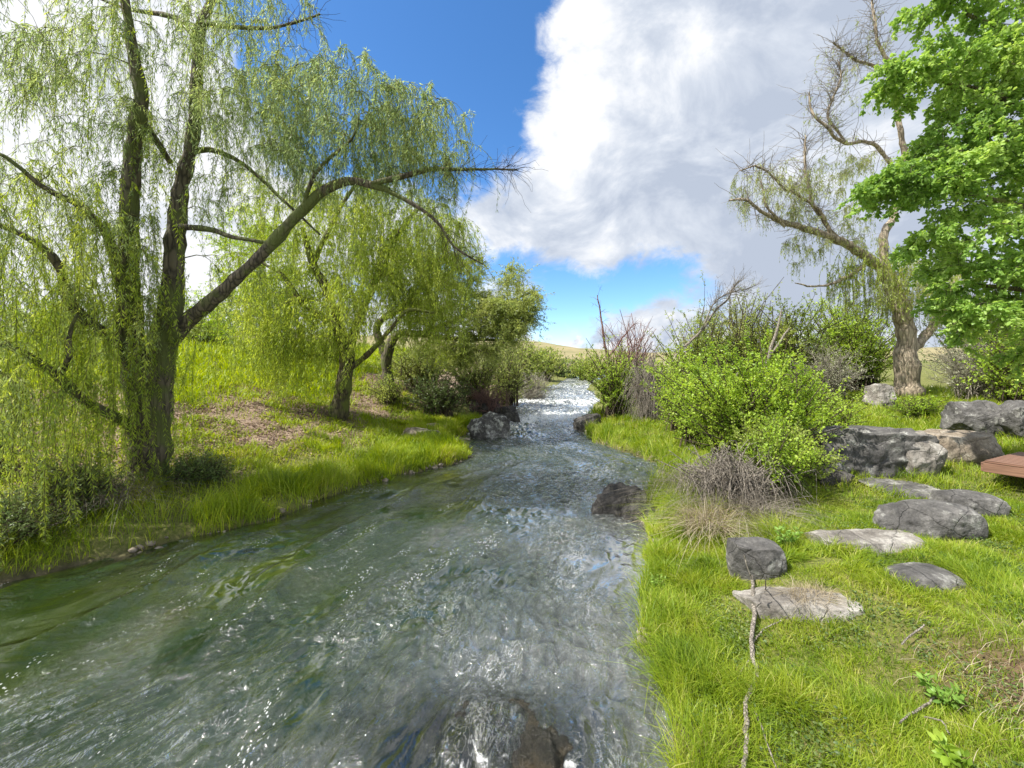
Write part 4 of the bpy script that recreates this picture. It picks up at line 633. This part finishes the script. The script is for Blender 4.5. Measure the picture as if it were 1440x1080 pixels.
# the bare stick on the grass in front
sg = np.array([[q[0], q[1], at(q[0], min(q[1], 1139))[1]-.07, q[3]] for q in [(1058, 812, 3.72, 3.2), (1062, 860, 3.45, 4.2), (1057, 905, 3.15, 4.6), (1063, 950, 2.9, 4.8), (1053, 985, 2.78, 5), (1058, 1030, 2.6, 5.2), (1052, 1080, 2.45, 5.2), (1040, 1140, 2.2, 5.2)]])
bst = P(1052, 1080, 2.45); t = thing('stick', bst, 'long crooked bare stick lying on the grass from the pale slab towards the camera', 'stick'); l = limb([tuple(q) for q in sg], jitter=.03, step=.06, seed=4, thick=.62)
l[:, 2] = ground(l[:, 0], l[:, 1])+.07; mb = MB(); tubes(mb, l[None, :, :3], l[None, :, 3], 10); mb.build('stick_shaft', M['twig_pale'], t)
mb = MB()
for q in ([(1057, 905, 3.15, 2), (1075, 885, 3.2, 1.5), (1100, 872, 3.25, 1)], [(1057, 925, 3.1, 2), (1045, 940, 3.0, 1.6), (1035, 960, 2.9, 1)], [(1062, 1000, 2.75, 2.2), (1075, 1035, 2.65, 1.8), (1095, 1090, 2.45, 1.4)], [(1058, 815, 3.7, 2), (1050, 795, 3.7, 1.4), (1046, 780, 3.7, .8)], [(1060, 850, 3.5, 2), (1075, 830, 3.5, 1.2), (1078, 812, 3.5, .8)]):
    q = [(a_, b_, at(a_, b_)[1]-.07 if b_ > 815 else c_, d_) for a_, b_, c_, d_ in q]; l = limb(q, jitter=.01, step=.04); l[:, 3] = np.maximum(l[:, 3]*.8, .002); mb = MB(); tubes(mb, l[None, :, :3], l[None, :, 3], 6); mb.build('side_twig', M['twig_pale'], t)
for k, (lab, q) in enumerate([('thin forked twig lying in the grass left of the broad leaved weed', [(1265, 1030, 2.55, 1.2), (1280, 1000, 2.62, 1.4), (1300, 990, 2.68, 1.6), (1320, 975, 2.75, 2)]), ('curved thin twig in the grass below the broad leaved weed', [(1300, 1012, 2.6, 1), (1325, 1020, 2.55, 1.3), (1335, 1045, 2.45, 1.2)]), ('short bent twig beside the flat oval stone', [(1268, 895, 3.2, 1), (1285, 880, 3.3, 1.2), (1300, 876, 3.35, 1)])]):
    l = limb(q, jitter=.01, step=.03, seed=k); l[:, 2] = ground(l[:, 0], l[:, 1])+.07; t = MB(); tubes(t, l[None, :, :3], l[None, :, 3], 6); o = t.build('twig', M['twig_pale']); tag(o, lab, 'twig')
# ------------------------------------------------------------------ wooden deck corner
m, t, ns, ls = nt('stained_wood'); tc = ns.new('ShaderNodeTexCoord'); mp = ns.new('ShaderNodeMapping'); mp.inputs['Scale'].default_value = (2, 30, 30); ls.new(tc.outputs['Object'], mp.inputs[0]); n_ = N(ns, 'ShaderNodeTexNoise'); n_.inputs['Scale'].default_value = 1; n_.inputs['Detail'].default_value = 6; ls.new(mp.outputs[0], n_.inputs['Vector']); r = ramp(ns, [(.3, (.09, .045, .028)), (.7, (.30, .165, .11))]); ls.new(n_.outputs['Fac'], r.inputs[0]); p = N(ns, 'ShaderNodeBsdfPrincipled'); p.inputs['Roughness'].default_value = .65; ls.new(r.outputs[0], p.inputs['Base Color']); o = ns.new('ShaderNodeOutputMaterial'); ls.new(p.outputs[0], o.inputs[0]); M['wood'] = m
import bmesh
def boxo(name, c, s, rot, parent, mat, bev=.006):
    bm = bmesh.new(); bmesh.ops.create_cube(bm, size=1)
    for v_ in bm.verts: v_.co = (v_.co.x*s[0], v_.co.y*s[1], v_.co.z*s[2])
    bmesh.ops.bevel(bm, geom=bm.edges[:], offset=bev, segments=2, affect='EDGES'); me = bpy.data.meshes.new(name); bm.to_mesh(me); bm.free(); me.materials.append(M[mat]); o = bpy.data.objects.new(name, me); COL.objects.link(o); o.parent = parent; o.location = c; return o
dk0 = P(1384, 647, 6.9); dk = thing('wooden_deck', (dk0[0], dk0[1], dk0[2]), 'corner of a low reddish brown plank deck at the right edge', 'deck'); dk.rotation_euler = (0, 0, -1.12)
for k in range(11): boxo('plank', (1.5, .07+k*.146, -.02), (3.0, .130, .036), 0, dk, 'wood')
boxo('fascia_board', (1.5, -.022, -.115), (3.0, .038, .15), 0, dk, 'wood'); boxo('fascia_board', (-.022, .8, -.115), (.038, 1.6, .15), 0, dk, 'wood')
for x_ in (.75, 2.2): boxo('post', (x_, .06, -.35), (.09, .09, .3), 0, dk, 'wood')
# ------------------------------------------------------------------ grass
rg = np.random.default_rng(21)
def scatter(n, xr, yr, dens):
    x = rg.uniform(*xr, n); y = rg.uniform(*yr, n); d, s = bank(x, y); k = dens(x, y, d, s) > rg.random(n); x, y, d, s = x[k], y[k], d[k], s[k]; return x, y, ground(x, y, d, s), d
def notrock(x, y):
    k = np.ones(len(x), bool)
    for cx, cy, rx, ry, ro in ROCKS:
        ca_, sa = math.cos(-ro), math.sin(-ro); dx, dy = x-cx, y-cy; k &= ((dx*ca_-dy*sa)/(rx*.86))**2+((dx*sa+dy*ca_)/(ry*.86))**2 > 1
    return k
def seen(x, y, mg=.12): return (np.abs(x) < (1.24+mg)*y+.5)
def grassfield(name, label, n, xr, yr, dens, Lf, Wd, mat, lean=.5, tonef=None):
    x, y, z, d = scatter(n, xr, yr, dens); k = notrock(x, y) & seen(x, y); x, y, z, d = x[k], y[k], z[k], d[k]; m_ = len(x)
    patch = fbm2(x*3.1, y*3.1, 3, 60); patch = sm(patch, .28, .72); L = Lf(x, y, d)*rg.uniform(.5, 1.15, m_)*(.68+.8*patch); le = rg.normal(size=(m_, 3))*np.array([lean, lean, 0])+np.stack([(fbm2(x*2, y*2, 2, 5)-.5)*1.2, (fbm2(x*2, y*2, 2, 6)-.5)*1.2, 0*x], 1)
    tn = np.clip(rg.beta(2, 2.6, m_)*.8+.3*(fbm2(x*2.4+9, y*2.4, 3, 66)-.5)+(.5*(rg.random(m_) < .11)), 0, 1)
    mb = MB(); blades(mb, np.stack([x, y, z-.02], 1), le, L, Wd(x, y)*rg.uniform(.6, 1.3, m_), tn); o = mb.build(name, M[mat], smooth=True); tag(o, label, 'grass', kind='stuff'); print(name, m_); return o
wz = lambda x, y: .0038+.0011*np.maximum(y-2, 0)
dirtf = lambda x, y: np.exp(-(((x-3.45)/.62)**2+((y-2.55)/.75)**2)**1.5)
grassfield('lawn_grass', 'bright green lawn grass on the near right bank', 420000, (.7, 8), (1.6, 6.5), lambda x, y, d, s: (s > 0)*(d > .02)*(1-.93*dirtf(x, y))*np.clip(1.15-.12*y, .3, 1)*(.5+.5*sm(fbm2(x*1.3, y*1.3, 3, 44), .38, .52)), lambda x, y, d: .10+.17*np.exp(-(d/.5)**2)+.06*(fbm2(x*.8, y*.8, 2, 4) > .55), wz, 'grass', .5)
grassfield('far_lawn_grass', 'green grass around the ledge stones and under the right trees', 260000, (2.4, 26), (6.5, 20), lambda x, y, d, s: (s > 0)*(d > .02)*np.clip(1.3-.05*y, .25, 1), lambda x, y, d: .15+.18*np.exp(-(d/.6)**2)+.008*y, wz, 'grass', .45)
grassfield('bank_grass', 'tall bright grass along the left water edge', 360000, (-16, 0), (3.5, 17.5), lambda x, y, d, s: (s < 0)*(d > .06)*(1-.93*sm(d+(fbm2(x*.8, y*.8, 3, 2)-.5)*2.2, 1.9, 3.2))*(1-(1-sm(x, -4.2, -2.6))*.8*(1-sm(fbm2(x*1.5, y*1.5, 3, 36), .44, .56))), lambda x, y, d: .2+.17*np.exp(-((d-.5)/.8)**2), wz, 'bankgrass', .4)
grassfield('meadow_grass', 'sunny meadow grass on the slope behind the left willows', 260000, (-60, -4), (8, 46), lambda x, y, d, s: (s < 0)*sm(d+(fbm2(x*.45, y*.45, 4, 21)-.5)*7, 5.4, 7.4)*np.clip(1.2-y*.022, .2, 1), lambda x, y, d: .25+.012*y, lambda x, y: .012+.0014*y, 'meadow', .45)
grassfield('weeds', 'scattered green weeds growing through the leaf litter on the left slope', 110000, (-22, -3), (5, 20), lambda x, y, d, s: (s < 0)*(d > 2)*(d < 9)*sm(fbm2(x*1.1, y*1.1, 3, 14), .42, .58), lambda x, y, d: .2+0*x, lambda x, y: .008+.001*y, 'meadow', .8)
x, y, z, d = scatter(60000, (.8, 8), (1.7, 7), lambda x, y, d, s: (s > 0)*(d > .15)*sm(fbm2(x*1.6+4, y*1.6, 3, 71), .5, .62)); k = notrock(x, y); x, y, z = x[k], y[k], z[k]; n = len(x); mb = MB()
leaves(mb, np.stack([x, y, z+rg.uniform(.01, .07, n)], 1), rg.normal(size=(n, 3))*np.array([1, 1, .3]), nrm(rg.normal(size=(n, 3))*.5+np.array([0, 0, 1.])), rg.uniform(.012, .03, n), rg.uniform(.01, .022, n), rg.random(n), True)
tag(mb.build('lawn_weeds', M['darkshrub']), 'small round leaved weeds growing low between the lawn grass', 'weeds', kind='stuff')
# leaf litter
x, y, z, d = scatter(170000, (-24, -2), (5, 22), lambda x, y, d, s: (s < 0)*sm(d, 1.4, 2.6)*(1-sm(d+(fbm2(x*.45, y*.45, 4, 21)-.5)*7, 5.8, 8))*(.35+.65*sm(fbm2(x*1.4, y*1.4, 3, 33), .4, .55))); mb = MB(); n = len(x)
leaves(mb, np.stack([x, y, z+.01+.03*rg.random(n)], 1), rg.normal(size=(n, 3))*np.array([1, 1, .25]), nrm(rg.normal(size=(n, 3))*.4+np.array([0, 0, 1.])), rg.uniform(.06, .13, n), rg.uniform(.02, .045, n), rg.random(n))
tag(mb.build('leaf_litter', M['litter']), 'dry brown fallen leaves covering the slope under the left willows', 'leaf litter', kind='stuff')
# straw over the bare earth at lower right
n = 900; x = rg.normal(3.6, .5, n); y = rg.normal(2.35, .5, n); z = ground(x, y)+.02; k = dirtf(x, y) > rg.random(n)*.5; x, y, z = x[k], y[k], z[k]; n = len(x); an_ = rg.normal(.5, .7, n); mb = MB(); blades(mb, np.stack([x, y, z], 1), np.stack([np.cos(an_), np.sin(an_)*.7, 0*an_], 1)*1.6*rg.choice([-1, 1], n)[:, None], rg.uniform(.06, .2, n), np.full(n, .003), rg.random(n)); tag(mb.build('straw', M['straw']), 'pale dry straw scattered over the bare earth patch at lower right', 'straw', kind='stuff')
rp = np.random.default_rng(77); mbp = MB(); C_ = np.concatenate([Ls[(Ls[:, 1] < 22) & (Ls[:, 0] > -12)], Rs[(Rs[:, 1] < 22) & (Rs[:, 1] > 1)]]); pv = nrm(CSV[::9][:0]) if False else None
ico = nrm(np.array([[0, 0, 1], [.9, 0, .3], [.3, .85, .3], [-.7, .5, .3], [-.7, -.5, .3], [.3, -.85, .3], [.7, .5, -.5], [-.3, .85, -.5], [-.9, 0, -.5], [-.3, -.85, -.5], [.7, -.5, -.5], [0, 0, -1]])); icf = np.array([[0, 1, 2], [0, 2, 3], [0, 3, 4], [0, 4, 5], [0, 5, 1], [1, 6, 2], [2, 7, 3], [3, 8, 4], [4, 9, 5], [5, 10, 1], [6, 7, 2], [7, 8, 3], [8, 9, 4], [9, 10, 5], [10, 6, 1], [11, 7, 6], [11, 8, 7], [11, 9, 8], [11, 10, 9], [11, 6, 10]])
n = 1500; c_ = C_[rp.integers(0, len(C_), n)]+rp.normal(size=(n, 2))*.09; z_ = ground(c_[:, 0], c_[:, 1]); sz = rp.lognormal(-3.5, .45, n); V_ = ico[None]*rp.uniform(.7, 1.2, (n, 12, 1))*sz[:, None, None]*np.array([1.2, 1, .7])+np.stack([c_[:, 0], c_[:, 1], z_+sz*.2], 1)[:, None]
mbp.add(V_.reshape(-1, 3), (np.arange(n)*12)[:, None, None]+icf[None] if False else ((np.arange(n)*12)[:, None, None]+icf[None]).reshape(-1, 3)); tag(mbp.build('pebbles', M['rock_tan']), 'small wet stones along the edge of the stream', 'pebbles', kind='stuff')
# tussocks
def tussock(label, px, Y, r, n, L, mat, name='grass_tussock', seed=0, lean=1.3, w=.005, mound=.0, sx=1., cat='grass tuft', zoff=0.):
    rg = np.random.default_rng(400+seed); b = gp(px, Y); b[2] += zoff; a = rg.uniform(0, 2*np.pi, n); rr = r*np.sqrt(rg.random(n)); base = b+np.stack([np.cos(a)*rr*sx, np.sin(a)*rr, mound*(1-(rr/r)**2)-.03], 1)
    le = np.stack([np.cos(a), np.sin(a), 0*a], 1)*(rg.uniform(.2, 1, n)*lean*(.35+.65*rr/r))[:, None]+rg.normal(size=(n, 3))*np.array([.85, .85, 0]); mb = MB(); blades(mb, base-b, le, rg.uniform(.5, 1.1, n)*L, rg.uniform(.7, 1.3, n)*w, rg.random(n), K=7); o = mb.build(name, M[mat]); o.location = tuple(b); tag(o, label, cat); return o
shrub('tangled heap of dead grey twigs and stems beside the stream', 1035, 6.5, 620, 170, .6, 210, None, 'twig_pale', seed=50, tw=(.15, .5), nt_=8, name='dead_brush', up=-.2, arch=1.2)
tussock('large clump of grey dead drooping grass in front of the twig heap', 1045, 6.0, .4, 700, .5, 'deadgrass', 'dry_tussock', 1, 2.6, .006, .16, 1.3, 'dry grass')
tussock('long green grass clump at the left side of the twig heap', 985, 6.3, .36, 1200, .45, 'bankgrass', 'grass_tussock', 10, 1.6, .006, .05, 1.2)
tussock('brownish dry grass clump at the front left of the twig heap', 1000, 5.7, .3, 800, .42, 'straw', 'dry_tussock', 2, 1.9, .007, .1, 1.2, 'dry grass')
tussock('grey green grass clump leaning over the dark stream rock', 985, 6.9, .3, 1100, .5, 'bankgrass', 'grass_tussock', 3, 1.0, .006, .1)
tussock('dead grey stems behind the twig heap under the near shrub', 1000, 7.0, .5, 800, .75, 'deadgrass', 'dry_tussock', 4, 1.7, .007, .1, 1.2, 'dry grass')
tussock('tall green grass tuft right of the dead twig heap', 1100, 5.2, .2, 700, .45, 'grass', 'grass_tussock', 5, 1.1, .006)
tussock('pale grass tuft growing from the crack of the pale slab', 1140, 3.85, .13, 420, .17, 'straw', 'grass_tussock', 6, 1.8, .003, 0., 1.6, zoff=.09)
tussock('bright grass tuft arching at the right of the long flat slab', 1130, 6.5, .2, 500, .5, 'grass', 'grass_tussock', 7, 1.3, .006)
tussock('bleached grass tuft beside the lone oval stone', 1205, 4.2, .12, 300, .22, 'meadow', 'grass_tussock', 8, 1.5, .004)
tussock('dead twiggy grass heap in the shade left of the big willow trunk', 130, 6.6, .6, 1300, .6, 'deadgrass', 'dry_tussock', 9, 1.2, .006, .1, 1.5, 'dry grass')
# broad leaved weeds
def weed(label, px, Y, n, L, seed, r=.12):
    rg = np.random.default_rng(500+seed); b = gp(px, Y); t = thing('weed', b, label, 'weed'); a = rg.uniform(0, 6.28, n); K = 5; tt = np.linspace(0, 1, K)[None, :, None]; d = np.stack([np.cos(a)*.55, np.sin(a)*.55, np.ones(n)], 1)*rg.uniform(.5, 1, n)[:, None]*r*1.6
    q = b+d[:, None]*tt; mb = MB(); tubes(mb, q, np.full((n, K), .002), 4); mb.build('stems', M['twig_green'], t); mb = MB(); leaves_along(mb, q, .02, L, L*.55, rg, 1.1, -.1, broad=True, skip=.5); mb.build('foliage', M['broad' if seed != 2 else 'shrub'], t)
weed('round leaved green weed beside the bare earth patch', 1325, 2.72, 26, .05, 1); weed('small pale leaved weed at the bottom right edge of the lawn', 1342, 2.3, 14, .06, 2, .08); weed('clump of clover like leaves at the water edge below the tussock', 925, 4.55, 40, .03, 3, .1); weed('leafy weed with yellowish leaves in front of the near shrub', 1105, 4.9, 24, .045, 4, .2)
# ------------------------------------------------------------------ sky, sun, camera
SUN = nrm(np.array([-.72, -.22, 1.1])); el = math.asin(SUN[2]); azm = math.atan2(SUN[0], SUN[1])
w = bpy.data.worlds.new('World'); S.world = w; w.use_nodes = True; ns = w.node_tree.nodes; ls = w.node_tree.links; ns.clear()
sky = ns.new('ShaderNodeTexSky'); sky.sky_type = 'NISHITA'; sky.sun_disc = False; sky.sun_elevation = el; sky.sun_rotation = azm; sky.ozone_density = 3.; sky.air_density = .8; sky.dust_density = .3
tc = ns.new('ShaderNodeTexCoord'); D = tc.outputs['Generated']
def dirpx(px, py): v_ = np.array([(px-CX)/F, 1, (HZ-py)/F]); return nrm(v_)
def vdot(v_, src=None):
    n = N(ns, 'ShaderNodeVectorMath', operation='DOT_PRODUCT'); ls.new(src or D, n.inputs[0]); n.inputs[1].default_value = tuple(v_); return n.outputs['Value']
def wn(sc, det=6, ro=.55, dist=0., stretch=(1, 1, 1), off=0.):
    mp = ns.new('ShaderNodeMapping'); mp.inputs['Scale'].default_value = stretch; mp.inputs['Location'].default_value = (off, off, off); ls.new(D, mp.inputs[0]); n = N(ns, 'ShaderNodeTexNoise'); n.inputs['Scale'].default_value = sc; n.inputs['Detail'].default_value = det; n.inputs['Roughness'].default_value = ro; n.inputs['Distortion'].default_value = dist; ls.new(mp.outputs[0], n.inputs['Vector']); return n.outputs['Fac']
def lobe(px, py, k):
    """soft round region of sky of angular width set by k"""
    d = vdot(dirpx(px, py)); e = mathn(ns, ls, 'SUBTRACT', d, 1.0); e = mathn(ns, ls, 'MULTIPLY', e, k); return mathn(ns, ls, 'EXPONENT', e)
big = wn(3.2, 10, .6, .35, (1, 1, 1.5), 1.3); cov = mathn(ns, ls, 'MULTIPLY_ADD', big, 2.6); ns[-1].inputs[2].default_value = -.42
for px, py, k, a in [(590, 50, 30, -1.25), (520, 150, 40, -.7), (660, 150, 120, -.7), (690, 60, 200, -.5), (560, -80, 24, -.8), (800, 60, 90, .45), (560, 400, 200, -.5), (720, 372, 330, -.75), (790, 405, 240, -.85), (860, 400, 330, -.75), (930, 385, 330, -.85), (800, 440, 300, -.6), (760, 460, 500, -.4), (650, 390, 300, -.75), (1000, 395, 350, -.5), (200, 300, 6, .6), (880, 150, 10, .45), (1100, 330, 18, .2), (760, 290, 90, .3), (1080, 100, 10, .25)]:
    n = mathn(ns, ls, 'MULTIPLY', lobe(px, py, k), a); cov = mathn(ns, ls, 'ADD', cov, n)
fin = wn(13, 8, .65, .5, (1, 1, 1.4), 8.); cov = mathn(ns, ls, 'ADD', cov, mathn(ns, ls, 'MULTIPLY_ADD', fin, 1.5)); ns[-2].inputs[2].default_value = -.75
# cumulus row near the horizon
sx = N(ns, 'ShaderNodeSeparateXYZ'); ls.new(D, sx.inputs[0]); cum = wn(11, 7, .55, .1, (1, 1, 1.2), 3.); lowr = mathn(ns, ls, 'ABSOLUTE', mathn(ns, ls, 'SUBTRACT', sx.outputs['Z'], .055)); lowr = mathn(ns, ls, 'MULTIPLY', lowr, -9.5)
cumf = mathn(ns, ls, 'ADD', mathn(ns, ls, 'MULTIPLY', cum, 2.2), mathn(ns, ls, 'ADD', lowr, -.45))
r1 = ramp(ns, [(.28, (0, 0, 0)), (.98, (1, 1, 1))]); ls.new(cov, r1.inputs[0]); r1.color_ramp.interpolation = 'EASE'
r2 = ramp(ns, [(.5, (0, 0, 0)), (.62, (1, 1, 1))]); ls.new(cumf, r2.inputs[0]); mask = mathn(ns, ls, 'MAXIMUM', r1.outputs[0], r2.outputs[0])
# brightness inside the clouds
tex = wn(4.2, 8, .6, .4, (1, 1, 1.6), 5.); sh = mathn(ns, ls, 'MULTIPLY_ADD', tex, 3.6); ns[-1].inputs[2].default_value = -1.22
for px, py, k, a in [(1150, 40, 9, -.34), (900, 290, 60, -.3), (1000, 250, 30, -.22), (1180, 330, 30, -.2), (800, 130, 40, .35), (820, 230, 60, .3), (960, 30, 60, .1), (860, 340, 200, .25), (200, 300, 4, .55), (1050, 190, 300, .1), (740, 310, 90, -.1)]:
    n = mathn(ns, ls, 'MULTIPLY', lobe(px, py, k), a); sh = mathn(ns, ls, 'ADD', sh, n)
cc = ramp(ns, [(.1, (3.1, 3.5, 4.25)), (.5, (4.2, 4.55, 5.15)), (.9, (6.0, 6.1, 6.3))]); ls.new(sh, cc.inputs[0])
cr = mixn = N(ns, 'ShaderNodeMixRGB'); ls.new(r2.outputs[0], cr.inputs[0]); ls.new(cc.outputs[0], cr.inputs[1]); r3 = ramp(ns, [(.35, (3.4, 3.8, 4.6)), (.62, (6.4, 6.4, 6.4))]); ls.new(wn(16, 6, .6, .2, (1, 1, 1), 6.), r3.inputs[0]); ls.new(r3.outputs[0], cr.inputs[2])
hs = N(ns, 'ShaderNodeHueSaturation'); hs.inputs['Saturation'].default_value = 1.22; hs.inputs['Value'].default_value = 1.5; ls.new(sky.outputs[0], hs.inputs['Color'])
mx = N(ns, 'ShaderNodeMixRGB'); ls.new(mask, mx.inputs[0]); ls.new(hs.outputs[0], mx.inputs[1]); ls.new(cr.outputs[0], mx.inputs[2])
bg = ns.new('ShaderNodeBackground'); bg.inputs['Strength'].default_value = .1; ls.new(mx.outputs[0], bg.inputs[0]); wo = ns.new('ShaderNodeOutputWorld'); ls.new(bg.outputs[0], wo.inputs[0])
sl = bpy.data.lights.new('sun', 'SUN'); sl.energy = 5.0; sl.angle = math.radians(.5); sl.color = (1, .95, .86); so = bpy.data.objects.new('sun', sl); COL.objects.link(so)
from mathutils import Vector
so.rotation_euler = Vector(tuple(SUN)).to_track_quat('Z', 'Y').to_euler(); so.location = (-20, 5, 30)
cam = bpy.data.cameras.new('camera'); cam.sensor_width = 36; cam.lens = 36*F/1440; cam.shift_y = -(540-HZ)/1440; cam.clip_start = .05; cam.clip_end = 5000
co = bpy.data.objects.new('camera', cam); COL.objects.link(co); co.location = (0, 0, H0); co.rotation_euler = (math.pi/2, 0, 0); S.camera = co
S.view_settings.view_transform = 'Standard'; S.view_settings.look = 'None'; S.view_settings.gamma = 1; S.view_settings.exposure = .78
S.cycles.max_bounces = 5; S.cycles.diffuse_bounces = 3; S.cycles.glossy_bounces = 2; S.cycles.transparent_max_bounces = 6; S.cycles.use_denoising = True
